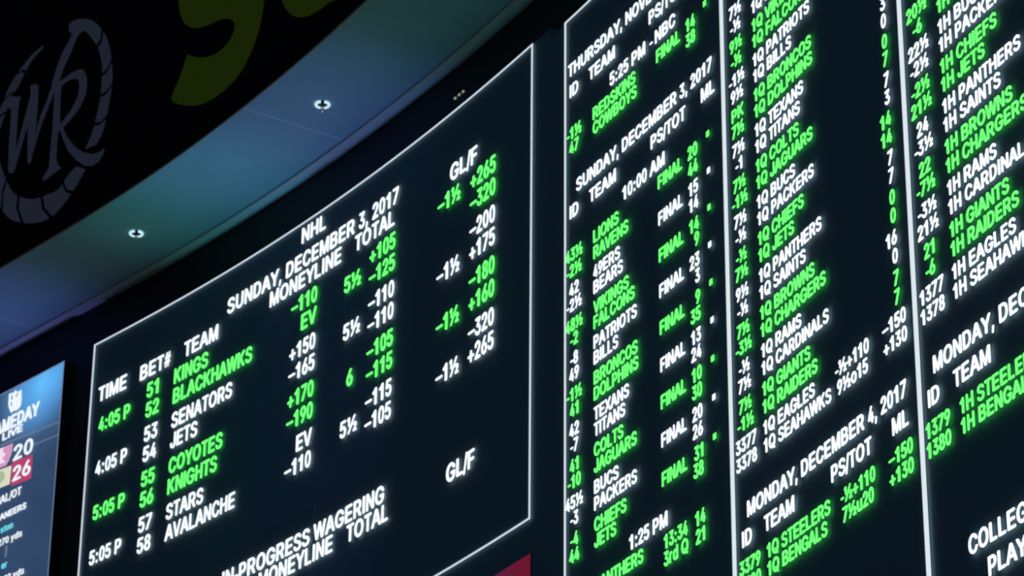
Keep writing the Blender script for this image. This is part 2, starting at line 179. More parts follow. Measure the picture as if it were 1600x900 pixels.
GAMES=[
["weekday_text","THURSDAY,","W",8.0175,8.0278,0.0728,0.0745],
["date_text","NOVEMBER 30, 2017","W",8.6417,8.0278,0.0728,0.0745],
["column_heading","ID","W",8.0356,7.9012,0.0728,0.0745],
["column_heading","TEAM","W",8.2422,7.9012,0.0728,0.0745],
["column_heading","PS/TOT","W",8.8902,7.9012,0.0728,0.0745],
["column_heading","ID","W",8.0356,7.1923,0.0728,0.0745],
["column_heading","TEAM","W",8.2445,7.1923,0.0728,0.0745],
["column_heading","PS/TOT","W",8.8938,7.1923,0.0728,0.0745],
["column_heading","ML","W",9.4187,7.1923,0.0728,0.0745],
["kickoff_time","5:25 PM","W",8.4678,7.7585,0.0735,0.0745],
["dash","-","W",8.8951,7.7585,0.0735,0.0745],
["channel_text","NBC","W",8.9527,7.7585,0.0735,0.0745],
["kickoff_time","10:00 AM","W",8.593,7.0478,0.0735,0.0745],
["kickoff_time","1:25 PM","W",8.632,5.186,0.0735,0.0745],
["weekday_text","SUNDAY,","W",8.1056,7.32,0.0728,0.0745],
["date_text","DECEMBER 3, 2017","W",8.5929,7.32,0.0728,0.0745],
["team_name","LIONS","G",8.2846,6.949,0.064,0.07],
["betting_line","43½","G",7.9936,6.949,0.0665,0.07],
["score","20","G",9.2724,6.949,0.0665,0.07],
["team_name","RAVENS","G",8.2846,6.8588,0.064,0.07],
["betting_line","-2½","G",8.0028,6.8588,0.0665,0.07],
["score","44","G",9.2724,6.8588,0.0665,0.07],
["team_name","49ERS","W",8.2846,6.7516,0.064,0.07],
["betting_line","42","W",8.0324,6.7516,0.0665,0.07],
["score","15","W",9.2734,6.7516,0.0665,0.07],
["team_name","BEARS","W",8.2846,6.6658,0.064,0.07],
["betting_line","-2½","W",8.0028,6.6658,0.0665,0.07],
["score","14","W",9.2734,6.6658,0.0665,0.07],
["team_name","VIKINGS","G",8.2846,6.5542,0.064,0.07],
["betting_line","48½","G",7.9936,6.5542,0.0665,0.07],
["score","14","G",9.2734,6.5542,0.0665,0.07],
["team_name","FALCONS","G",8.2846,6.4724,0.064,0.07],
["betting_line","-2","G",8.0416,6.4724,0.0665,0.07],
["score","9","G",9.3241,6.4724,0.0665,0.07],
["team_name","PATRIOTS","W",8.2846,6.3651,0.064,0.07],
["betting_line","-8","W",8.0416,6.3651,0.0665,0.07],
["score","23","W",9.2724,6.3651,0.0665,0.07],
["team_name","BILLS","W",8.2846,6.2801,0.064,0.07],
["betting_line","49","W",8.0324,6.2801,0.0665,0.07],
["score","3","W",9.3241,6.2801,0.0665,0.07],
["team_name","BRONCOS","G",8.2846,6.1719,0.064,0.07],
["betting_line","-1½","G",8.0028,6.1719,0.0665,0.07],
["score","9","G",9.3241,6.1719,0.0665,0.07],
["team_name","DOLPHINS","G",8.2846,6.0868,0.064,0.07],
["betting_line","41","G",8.0377,6.0868,0.0665,0.07],
["score","35","G",9.2724,6.0868,0.0665,0.07],
["team_name","TEXANS","W",8.2846,5.9786,0.064,0.07],
["betting_line","42","W",8.0324,5.9786,0.0665,0.07],
["score","13","W",9.2734,5.9786,0.0665,0.07],
["team_name","TITANS","W",8.2846,5.8936,0.064,0.07],
["betting_line","-7","W",8.0416,5.8936,0.0665,0.07],
["score","24","W",9.2724,5.8936,0.0665,0.07],
["team_name","COLTS","G",8.2846,5.7878,0.064,0.07],
["betting_line","41","G",8.0377,5.7878,0.0665,0.07],
["score","10","G",9.2734,5.7878,0.0665,0.07],
["team_name","JAGUARS","G",8.2846,5.7025,0.064,0.07],
["betting_line","-10","G",8.0157,5.7025,0.0665,0.07],
["score","30","G",9.2724,5.7025,0.0665,0.07],
["team_name","BUCS","W",8.2846,5.5944,0.064,0.07],
["betting_line","45½","W",7.9936,5.5944,0.0665,0.07],
["score","20","W",9.2724,5.5944,0.0665,0.07],
["team_name","PACKERS","W",8.2846,5.5077,0.064,0.07],
["betting_line","-3","W",8.0416,5.5077,0.0665,0.07],
["score","26","W",9.2724,5.5077,0.0665,0.07],
["team_name","CHIEFS","G",8.2846,5.3984,0.064,0.07],
["betting_line","-4","G",8.0416,5.3984,0.0665,0.07],
["score","31","G",9.2831,5.3984,0.0665,0.07],
["team_name","JETS","G",8.2846,5.3146,0.064,0.07],
["betting_line","44","G",8.0324,5.3146,0.0665,0.07],
["score","38","G",9.2724,5.3146,0.0665,0.07],
["team_name","REDSKINS","G",8.2846,7.6516,0.064,0.07],
["betting_line","-1½","G",8.0028,7.6516,0.0665,0.07],
["score","14","G",9.2734,7.6516,0.0665,0.07],
["team_name","COWBOYS","G",8.2846,7.5668,0.064,0.07],
["betting_line","47","G",8.0324,7.5668,0.0665,0.07],
["score","38","G",9.2724,7.5668,0.0665,0.07],
["game_status","FINAL","G",8.9627,6.9417,0.0625,0.07],
["game_status","FINAL","W",8.9627,6.7443,0.0625,0.07],
["game_status","FINAL","G",8.9627,6.5469,0.0625,0.07],
["game_status","FINAL","W",8.9627,6.3577,0.0625,0.07],
["game_status","FINAL","G",8.9627,6.1645,0.0625,0.07],
["game_status","FINAL","W",8.9627,5.9712,0.0625,0.07],
["game_status","FINAL","G",8.9627,5.7804,0.0625,0.07],
["game_status","FINAL","W",8.9627,5.5871,0.0625,0.07],
["game_status","FINAL","G",8.9627,5.391,0.0625,0.07],
["game_status","FINAL","G",8.9627,7.6442,0.0625,0.07],
["team_name","PANTHERS","G",8.2846,5.0883,0.064,0.07],
["score","14","G",9.2804,5.0799,0.0665,0.07],
["score","21","G",9.2835,4.9934,0.0665,0.07],
["game_clock","13:34","G",8.9737,5.0767,0.0665,0.07],
["game_clock","3rd Q","G",8.9714,4.9931,0.0665,0.07],
["odds_dot",".","G",9.4609,7.7008,0.12,0.125],
["odds_dot",".","G",9.4636,6.9871,0.12,0.125],
["odds_dot",".","W",9.4647,6.7916,0.12,0.125],
["odds_dot",".","G",9.4619,6.5991,0.12,0.125],
["odds_dot",".","W",9.4615,6.405,0.12,0.125],
["odds_dot",".","G",9.4649,6.2095,0.12,0.125],
["odds_dot",".","W",9.4682,6.0166,0.12,0.125],
["odds_dot",".","G",9.4656,5.8233,0.12,0.125],
["odds_dot",".","W",9.4693,5.6301,0.12,0.125],
["odds_dot",".","G",9.4685,5.4374,0.12,0.125]]
QUARTER=[
["team_name","1Q 49ERS","W",9.9478,7.4798,0.0612,0.0655],
["betting_line","7½","W",9.7215,7.4798,0.065,0.0655],
["team_name","1Q BEARS","W",9.9478,7.395,0.0612,0.0655],
["betting_line","-½","W",9.7305,7.395,0.065,0.0655],
["team_name","1Q VIKINGS","G",9.9478,7.296,0.0612,0.0655],
["betting_line","9½","G",9.7215,7.296,0.065,0.0655],
["team_name","1Q FALCONS","G",9.9478,7.2112,0.0612,0.0655],
["betting_line","-½","G",9.7305,7.2112,0.065,0.0655],
["team_name","1Q PATRIOTS","W",9.9478,7.1122,0.0612,0.0655],
["betting_line","-1½","W",9.7052,7.1122,0.065,0.0655],
["team_name","1Q BILLS","W",9.9478,7.0274,0.0612,0.0655],
["betting_line","9½","W",9.7215,7.0274,0.065,0.0655],
["team_name","1Q BRONCOS","G",9.9478,6.9284,0.0612,0.0655],
["betting_line","PK","G",9.7229,6.9284,0.065,0.0655],
["team_name","1Q DOLPHINS","G",9.9478,6.8436,0.0612,0.0655],
["betting_line","7½","G",9.7215,6.8436,0.065,0.0655],
["team_name","1Q TEXANS","W",9.9478,6.7446,0.0612,0.0655],
["betting_line","7½","W",9.7215,6.7446,0.065,0.0655],
["score","3","W",11.1658,6.7446,0.065,0.0655],
["team_name","1Q TITANS","W",9.9478,6.6598,0.0612,0.0655],
["betting_line","-1","W",9.7483,6.6598,0.065,0.0655],
["score","0","W",11.1658,6.6598,0.065,0.0655],
["team_name","1Q COLTS","G",9.9478,6.5608,0.0612,0.0655],
["betting_line","7½","G",9.7215,6.5608,0.065,0.0655],
["score","0","G",11.1658,6.5608,0.065,0.0655],
["team_name","1Q JAGUARS","G",9.9478,6.476,0.0612,0.0655],
["betting_line","-1½","G",9.7052,6.476,0.065,0.0655],
["score","7","G",11.1658,6.476,0.065,0.0655],
["team_name","1Q BUCS","W",9.9478,6.3769,0.0612,0.0655],
["betting_line","7½","W",9.7215,6.3769,0.065,0.0655],
["score","7","W",11.1658,6.3769,0.065,0.0655],
["team_name","1Q PACKERS","W",9.9478,6.2922,0.0612,0.0655],
["betting_line","-½","W",9.7305,6.2922,0.065,0.0655],
["score","3","W",11.1658,6.2922,0.065,0.0655],
["team_name","1Q CHIEFS","G",9.9478,6.1931,0.0612,0.0655],
["betting_line","-½","G",9.7305,6.1931,0.065,0.0655],
["score","14","G",11.1162,6.1931,0.065,0.0655],
["team_name","1Q JETS","G",9.9478,6.1084,0.0612,0.0655],
["betting_line","7½","G",9.7215,6.1084,0.065,0.0655],
["score","14","G",11.1162,6.1084,0.065,0.0655],
["team_name","1Q PANTHERS","W",9.9478,6.0093,0.0612,0.0655],
["betting_line","9½","W",9.7215,6.0093,0.065,0.0655],
["score","7","W",11.1658,6.0093,0.065,0.0655],
["team_name","1Q SAINTS","W",9.9478,5.9245,0.0612,0.0655],
["betting_line","-½","W",9.7305,5.9245,0.065,0.0655],
["score","7","W",11.1658,5.9245,0.065,0.0655],
["team_name","1Q BROWNS","G",9.9478,5.8255,0.0612,0.0655],
["betting_line","7½","G",9.7215,5.8255,0.065,0.0655],
["score","0","G",11.1658,5.8255,0.065,0.0655],
["team_name","1Q CHARGERS","G",9.9478,5.7407,0.0612,0.0655],
["betting_line","-3½","G",9.7052,5.7407,0.065,0.0655],
["score","0","G",11.1658,5.7407,0.065,0.0655],
["team_name","1Q RAMS","W",9.9478,5.6417,0.0612,0.0655],
["betting_line","-½","W",9.7305,5.6417,0.065,0.0655],
["score","16","W",11.1162,5.6417,0.065,0.0655],
["team_name","1Q CARDINALS","W",9.9478,5.5569,0.0612,0.0655],
["betting_line","7½","W",9.7215,5.5569,0.065,0.0655],
["score","0","W",11.1658,5.5569,0.065,0.0655],
["team_name","1Q GIANTS","G",9.9478,5.4579,0.0612,0.0655],
["betting_line","7½","G",9.7215,5.4579,0.065,0.0655],
["score","7","G",11.1658,5.4579,0.065,0.0655],
["team_name","1Q RAIDERS","G",9.9478,5.3731,0.0612,0.0655],
["betting_line","-1½","G",9.7052,5.3731,0.065,0.0655],
["score","7","G",11.1658,5.3731,0.065,0.0655],
["team_name","1Q EAGLES","W",9.9478,5.2741,0.0612,0.0655],
["betting_line","3377","W",9.6836,5.2741,0.065,0.0655],
["team_name","1Q SEAHAWKS","W",9.9478,5.1893,0.0612,0.0655],
["betting_line","3378","W",9.6836,5.1893,0.065,0.0655],
["point_spread","-½+110","W",10.6217,5.2741,0.0645,0.0655],
["point_spread","9½o15","W",10.6353,5.1893,0.0645,0.0655],
["moneyline_odds","–150","W",11.0476,5.2741,0.0665,0.0655],
["moneyline_odds","+130","W",11.0518,5.1893,0.0665,0.0655],
["weekday_text","MONDAY,","W",9.7756,4.9548,0.0728,0.0745],
["date_text","DECEMBER 4, 2017","W",10.2839,4.9548,0.0728,0.0745],
["column_heading","ID","W",9.7203,4.8296,0.0728,0.0745],
["column_heading","TEAM","W",9.9285,4.8296,0.0728,0.0745],
["column_heading","PS/TOT","W",10.5511,4.8296,0.0728,0.0745],
["column_heading","ML","W",11.0934,4.8296,0.0728,0.0745],
["team_name","1Q STEELERS","G",9.9478,4.7049,0.0612,0.0655],
["team_name","1Q BENGALS","G",9.9478,4.6213,0.0612,0.0655],
["betting_line","3379","G",9.6896,4.7049,0.065,0.0655],
["betting_line","3380","G",9.6908,4.6213,0.065,0.0655],
["point_spread","-½+110","G",10.6265,4.7049,0.0645,0.0655],
["point_spread","7½u20","G",10.6375,4.6213,0.0645,0.0655],
["moneyline_odds","–150","G",11.0503,4.7049,0.0665,0.0655],
["moneyline_odds","+130","G",11.0515,4.6213,0.0665,0.0655]]
HALF=[
["team_name","1H COLTS","G",11.6395,6.5608,0.0612,0.0655],
["betting_line","20½","G",11.3859,6.5608,0.065,0.0655],
["team_name","1H JAGUARS","G",11.6395,6.476,0.0612,0.0655],
["betting_line","-6","G",11.4327,6.476,0.065,0.0655],
["team_name","1H BUCS","W",11.6395,6.3769,0.0612,0.0655],
["betting_line","22½","W",11.3859,6.3769,0.065,0.0655],
["team_name","1H PACKERS","W",11.6395,6.2922,0.0612,0.0655],
["betting_line","-2½","W",11.3949,6.2922,0.065,0.0655],
["team_name","1H CHIEFS","G",11.6395,6.1931,0.0612,0.0655],
["betting_line","-2½","G",11.3949,6.1931,0.065,0.0655],
["team_name","1H JETS","G",11.6395,6.1084,0.0612,0.0655],
["betting_line","21½","G",11.3859,6.1084,0.065,0.0655],
["team_name","1H PANTHERS","W",11.6395,6.0093,0.0612,0.0655],
["betting_line","24","W",11.4237,6.0093,0.065,0.0655],
["team_name","1H SAINTS","W",11.6395,5.9245,0.0612,0.0655],
["betting_line","-3½","W",11.3949,5.9245,0.065,0.0655],
["team_name","1H BROWNS","G",11.6395,5.8255,0.0612,0.0655],
["betting_line","22","G",11.4237,5.8255,0.065,0.0655],
["team_name","1H CHARGERS","G",11.6395,5.7407,0.0612,0.0655],
["betting_line","-7½","G",11.3949,5.7407,0.065,0.0655],
["team_name","1H RAMS","W",11.6395,5.6417,0.0612,0.0655],
["betting_line","-3½","W",11.3949,5.6417,0.065,0.0655],
["team_name","1H CARDINALS","W",11.6395,5.5569,0.0612,0.0655],
["betting_line","21½","W",11.3859,5.5569,0.065,0.0655],
["team_name","1H GIANTS","G",11.6395,5.4579,0.0612,0.0655],
["betting_line","21","G",11.4289,5.4579,0.065,0.0655],
["team_name","1H RAIDERS","G",11.6395,5.3731,0.0612,0.0655],
["betting_line","-6","G",11.4327,5.3731,0.065,0.0655],
["team_name","1H EAGLES","W",11.6395,5.2741,0.0612,0.0655],
["betting_line","1377","W",11.3737,5.2741,0.065,0.0655],
["team_name","1H SEAHAWKS","W",11.6395,5.1893,0.0612,0.0655],
["betting_line","1378","W",11.3737,5.1893,0.065,0.0655],
["weekday_text","MONDAY,","W",11.4516,4.9548,0.0728,0.0745],
["date_text","DECEMBER 4, 2017","W",11.9599,4.9548,0.0728,0.0745],
["column_heading","ID","W",11.3963,4.8296,0.0728,0.0745],
["column_heading","TEAM","W",11.6013,4.8296,0.0728,0.0745],
["team_name","1H STEELERS","G",11.6395,4.7049,0.0612,0.0655],
["team_name","1H BENGALS","G",11.6395,4.6213,0.0612,0.0655],
["betting_line","1379","G",11.3654,4.7049,0.065,0.0655],
["betting_line","1380","G",11.3651,4.6213,0.065,0.0655],
["title_text","COLLEGE","W",11.6428,4.1302,0.0735,0.0765],
["title_text","FOOTBALL","W",12.165,4.1302,0.0735,0.0765],
["title_text","PLAYOFF","W",11.7756,4.0035,0.0735,0.0765]]
VIDEO=[
["heading_text","GAMEDAY","W",1.4732,8.1391,0.088,0.094,0.003],
["heading_text","LIVE","W",1.6713,8.0772,0.0813,0.05,0.002],
["score_text","20","W",1.826,7.88,0.1624,0.108],
["score_text","26","W",1.8392,7.7291,0.1477,0.105],
["status_text","FINAL/OT","W",1.5796,7.6083,0.06,0.058],
["heading_text","BUCCANEERS","W",1.5093,7.4878,0.054,0.044,0.001],
["player_text","ston","C",1.7454,7.3909,0.052,0.047],
["statistic_text","270 yds","W",1.7291,7.2993,0.056,0.047],
["player_text","er","C",1.7936,7.1257,0.052,0.047],
["statistic_text","192 yds","W",1.7919,7.0221,0.056,0.047]]
SHAPE={"shield":[[1.7055,8.4104],[1.7378,8.4076],[1.7696,8.4021],[1.7791,8.418],[1.8014,8.3967],[1.8253,8.3914],[1.8559,8.3933],[1.8665,8.3148],[1.8604,8.2746],[1.8282,8.2567],[1.773,8.2647],[1.7508,8.2576],[1.7271,8.2885],[1.707,8.3325]],"shield_mark":[[[1.7405,8.3878],[1.7561,8.3876],[1.7568,8.3544],[1.7412,8.3546]],[[1.7973,8.3697],[1.8263,8.384],[1.8243,8.3705],[1.7993,8.355]],[[1.7399,8.3362],[1.7558,8.3335],[1.7595,8.3065],[1.7456,8.3062]]],"score_box":[[1.8129,7.8804],[2.0568,7.8606],[2.061,7.692],[1.8242,7.7048]],"pennant_tile":[[1.4775,8.0397],[1.8036,8.0206],[1.7965,7.9547],[1.7684,7.9077],[1.7377,7.8799],[1.4835,7.8909]],"pennant":[[1.6042,8.0293],[1.6904,8.024],[1.6871,7.9925],[1.7295,7.9657],[1.6858,7.9464],[1.7303,7.9053],[1.6042,7.9199]],"oval_tile":[[1.4689,7.8836],[1.8059,7.8595],[1.8027,7.7272],[1.4736,7.7453]],"oval":[[1.7431,7.8137],[1.7324,7.7801],[1.6882,7.7655],[1.625,7.7749],[1.5729,7.8134],[1.5829,7.8521],[1.6436,7.8618],[1.7075,7.8474]],"line1":[[1.6467,8.0583],[2.3592,8.0115],[2.358,8.0027],[1.6488,8.0437]],"line2":[[2.0544,7.9361],[2.3597,7.9173],[2.359,7.9112],[2.0556,7.9265]],"divider":[[1.8191,7.2822],[1.8405,7.2807],[1.8361,7.2034],[1.8174,7.2018]]}
INDICATORS=[[6.6557,8.5788],[6.7008,8.5803],[6.7453,8.5799]]
EMBLEM={"ring":[[[3.3738,10.3339],[3.4133,10.3177],[3.4528,10.3016],[3.4924,10.284],[3.5319,10.2634],[3.5696,10.2386],[3.6042,10.211],[3.6362,10.1823],[3.6658,10.1531],[3.6934,10.1236],[3.6904,10.0478],[3.6448,10.0251],[3.6244,10.0513],[3.6028,10.0775],[3.5801,10.1038],[3.5563,10.1301],[3.5312,10.1563],[3.5032,10.1819],[3.4709,10.2052],[3.436,10.2247],[3.4007,10.2429]],[[3.7223,10.0897],[3.7456,10.0591],[3.7658,10.0289],[3.7834,9.9992],[3.7989,9.97],[3.8127,9.9413],[3.8245,9.9132],[3.8346,9.8856],[3.8434,9.8585],[3.8511,9.8318],[3.8019,9.7819],[3.7446,9.7761],[3.7417,9.7984],[3.7377,9.8212],[3.7323,9.8445],[3.7258,9.8682],[3.7185,9.8923],[3.7095,9.9169],[3.6981,9.9423],[3.6838,9.9685],[3.6666,9.9952],[3.713,10.0162]],[[3.8587,9.8028],[3.863,9.7847],[3.867,9.7667],[3.8705,9.749],[3.8734,9.7314],[3.876,9.7141],[3.8782,9.6969],[3.8796,9.68],[3.8807,9.6634],[3.8811,9.647],[3.8126,9.6145],[3.7467,9.6213],[3.7479,9.6352],[3.7486,9.6494],[3.749,9.6637],[3.7492,9.6781],[3.7491,9.6927],[3.7489,9.7074],[3.7484,9.7222],[3.7476,9.737],[3.7468,9.752],[3.8061,9.7556]],[[3.8802,9.6217],[3.8777,9.5996],[3.8742,9.5779],[3.8702,9.5566],[3.8663,9.5352],[3.8624,9.5138],[3.8583,9.4926],[3.854,9.4714],[3.8493,9.4505],[3.8442,9.4298],[3.7666,9.4143],[3.7003,9.4334],[3.7066,9.4511],[3.7127,9.4689],[3.7185,9.4868],[3.724,9.5049],[3.7292,9.5232],[3.7341,9.5417],[3.7382,9.5605],[3.7417,9.5798],[3.7444,9.5993],[3.8099,9.5915]],[[3.8378,9.4074],[3.8319,9.3881],[3.8256,9.369],[3.8186,9.3503],[3.8105,9.3322],[3.8006,9.3151],[3.7878,9.2998],[3.7724,9.2862],[3.7554,9.2737],[3.7382,9.2613],[3.606,9.2807],[3.6174,9.2944],[3.6289,9.3082],[3.6402,9.3221],[3.651,9.3363],[3.6609,9.3509],[3.6703,9.366],[3.6789,9.3814],[3.6864,9.3976],[3.6931,9.4141],[3.7594,9.3937]],[[3.6247,9.1316],[3.6112,9.1191],[3.5974,9.1067],[3.5833,9.0946],[3.569,9.0826],[3.5548,9.0705],[3.5404,9.0586],[3.5254,9.047],[3.5097,9.0359],[3.4933,9.0254],[3.4119,9.0684],[3.3691,9.1357],[3.3817,9.1446],[3.3946,9.1533],[3.408,9.1616],[3.4227,9.1689],[3.4388,9.1751],[3.456,9.1804],[3.4738,9.185],[3.4921,9.1893],[3.5104,9.1935]],[[3.4715,9.0123],[3.4512,9.0008],[3.4303,8.9897],[3.4087,8.9792],[3.3865,8.9691],[3.3637,8.9595],[3.3402,8.9504],[3.3155,8.9423],[3.2888,8.936],[3.2597,8.932],[3.1584,9.0287],[3.1232,9.1241],[3.1518,9.121],[3.1807,9.1173],[3.2103,9.1124],[3.2401,9.1074],[3.2687,9.1042],[3.2946,9.1044],[3.3169,9.1085],[3.3357,9.1157],[3.3522,9.1247],[3.3916,9.0571]],[[3.2251,8.9302],[3.195,8.931],[3.1632,8.9341],[3.1301,8.9392],[3.0958,8.9466],[3.0608,8.9557],[3.0252,8.9662],[2.9893,8.9782],[2.9531,8.9917],[2.9169,9.0071],[2.8382,9.139],[2.837,9.2294],[2.865,9.2128],[2.8934,9.1972],[2.9222,9.1826],[2.9512,9.169],[2.9802,9.1568],[3.0092,9.1463],[3.0375,9.138],[3.065,9.1321],[3.0915,9.1279],[3.1234,9.0321]],[[2.8726,9.0279],[2.8429,9.043],[2.8133,9.0585],[2.7839,9.0747],[2.7554,9.0921],[2.7283,9.111],[2.7048,9.1311],[2.6831,9.1522],[2.6618,9.1736],[2.6418,9.1953],[2.6302,9.3285],[2.6636,9.4037],[2.6746,9.3862],[2.686,9.3687],[2.6976,9.3512],[2.7098,9.3337],[2.7243,9.3162],[2.742,9.2991],[2.7614,9.2824],[2.7821,9.2664],[2.8037,9.2509],[2.8004,9.1618]],[[2.6138,9.2276],[2.5931,9.2526],[2.5729,9.2775],[2.5535,9.3026],[2.5352,9.3276],[2.518,9.3526],[2.5022,9.3775],[2.4879,9.4021],[2.4749,9.4266],[2.4631,9.4509],[2.4908,9.5577],[2.5439,9.608],[2.5529,9.5885],[2.5623,9.569],[2.5725,9.5493],[2.5838,9.5294],[2.5958,9.5095],[2.6079,9.4895],[2.6202,9.4696],[2.6331,9.4496],[2.6467,9.4296],[2.608,9.3577]],[[2.4489,9.4823],[2.4383,9.5077],[2.4284,9.5329],[2.4192,9.558],[2.4109,9.5829],[2.4036,9.6074],[2.3977,9.6316],[2.3929,9.6553],[2.3892,9.6787],[2.3863,9.7018],[2.4419,9.777],[2.4962,9.8045],[2.4961,9.787],[2.4974,9.7689],[2.4996,9.7505],[2.5026,9.7317],[2.5064,9.7127],[2.5112,9.6934],[2.5172,9.6736],[2.5245,9.6535],[2.5327,9.6332],[2.4793,9.5858]],[[2.3837,9.7297],[2.3824,9.7523],[2.3818,9.7744],[2.3821,9.7963],[2.3833,9.8177],[2.3855,9.8387],[2.3892,9.859],[2.3945,9.8784],[2.4016,9.8968],[2.4102,9.9144],[2.4993,9.9495],[2.5673,9.9467],[2.5588,9.9337],[2.5496,9.9211],[2.5413,9.908],[2.5339,9.8944],[2.527,9.8804],[2.5205,9.8661],[2.5137,9.8521],[2.5062,9.8385],[2.4999,9.8242],[2.4451,9.7995]],[[2.4225,9.935],[2.4323,9.9492],[2.4436,9.9625],[2.4563,9.9748],[2.4694,9.9869],[2.4821,9.9992],[2.4936,10.0123],[2.5041,10.0261],[2.5138,10.0404],[2.5233,10.0549],[2.5976,10.0765],[2.638,10.0698],[2.6245,10.0626],[2.6136,10.0534],[2.6052,10.0425],[2.5987,10.0303],[2.5935,10.0174],[2.5889,10.0041],[2.5847,9.9905],[2.5805,9.9771],[2.5757,9.9639],[2.5094,9.9684]],[[2.536,10.0751],[2.5465,10.0916],[2.5572,10.1079],[2.5684,10.1238],[2.5806,10.1392],[2.594,10.1537],[2.6085,10.1673],[2.6243,10.1801],[2.641,10.1921],[2.6584,10.2036],[2.7281,10.2017],[2.7645,10.1728],[2.7533,10.1616],[2.7421,10.1503],[2.7312,10.1388],[2.721,10.127],[2.7115,10.1151],[2.7016,10.1037],[2.6901,10.0934],[2.6755,10.0849],[2.6589,10.0779],[2.6141,10.091]],[[2.6809,10.2168],[2.7068,10.2307],[2.7339,10.2438],[2.7625,10.2568],[2.7911,10.2698],[2.8208,10.2818],[2.8536,10.2911],[2.8898,10.2968],[2.9279,10.3007],[2.9664,10.304],[2.9749,10.2858],[2.9511,10.2764],[2.9252,10.2687],[2.8992,10.2613],[2.874,10.253],[2.8505,10.2432],[2.8296,10.2312],[2.8112,10.2173],[2.7943,10.2023],[2.7782,10.1866],[2.747,10.2146]]],"W":[[[2.6188,10.0584],[2.7478,10.0048],[2.7298,9.9685],[2.7276,9.8729],[2.7398,9.5907],[2.7853,9.7303],[2.8352,9.8688],[2.8669,9.9619],[2.8559,10.0435],[2.9045,10.036],[2.9541,10.0087],[2.9643,9.875],[2.9697,9.703],[2.9631,9.5711],[2.9831,9.6769],[3.0199,9.767],[3.0692,9.8331],[3.1193,9.9181],[3.1343,9.9789],[3.1766,10.0672],[3.2268,10.1426],[3.2981,10.1995],[3.3277,10.24],[3.2877,10.281],[3.2778,10.3287],[3.3189,10.3404],[3.3905,10.3244],[3.4496,10.2848],[3.4755,10.2017],[3.4215,10.2005],[3.3933,10.1788],[3.3341,10.098],[3.2665,10.0255],[3.2221,9.9528],[3.1907,9.8988],[3.1446,9.8411],[3.0933,9.7665],[3.0464,9.6995],[2.9938,9.597],[2.9538,9.4991],[2.9375,9.4394],[2.9213,9.4362],[2.8984,9.459],[2.8795,9.5986],[2.8637,9.7427],[2.8318,9.6693],[2.792,9.5706],[2.7524,9.472],[2.7412,9.4432],[2.7043,9.4483],[2.6722,9.4706],[2.6524,9.64],[2.6479,9.8096],[2.6387,9.958],[2.5684,9.9962]]],"R":[[[3.1691,9.8884],[3.1726,9.9204],[3.2098,9.9292],[3.3018,9.9299],[3.3858,9.9336],[3.4566,9.9212],[3.5137,9.8954],[3.5611,9.8241],[3.5685,9.7646],[3.5646,9.6973],[3.536,9.6559],[3.4976,9.6199],[3.4007,9.5756],[3.3126,9.548],[3.3511,9.4862],[3.4142,9.4105],[3.4839,9.3418],[3.5769,9.2699],[3.7022,9.2067],[3.7901,9.1872],[3.8456,9.1966],[3.8428,9.1567],[3.7979,9.1242],[3.7135,9.1158],[3.6217,9.1555],[3.5129,9.2339],[3.3969,9.3495],[3.3231,9.4608],[3.275,9.544],[3.2522,9.5435],[3.2524,9.4546],[3.2526,9.3534],[3.2762,9.3012],[3.3253,9.2501],[3.126,9.2328],[3.1034,9.2598],[3.1738,9.3123],[3.1751,9.4349],[3.1793,9.5767],[3.1751,9.6962],[3.1708,9.8164]],[[3.2441,9.8772],[3.2994,9.8881],[3.3613,9.8843],[3.4249,9.8679],[3.4682,9.829],[3.4783,9.773],[3.4602,9.7098],[3.3921,9.6432],[3.2942,9.6021],[3.268,9.5984],[3.2532,9.7361]]]}
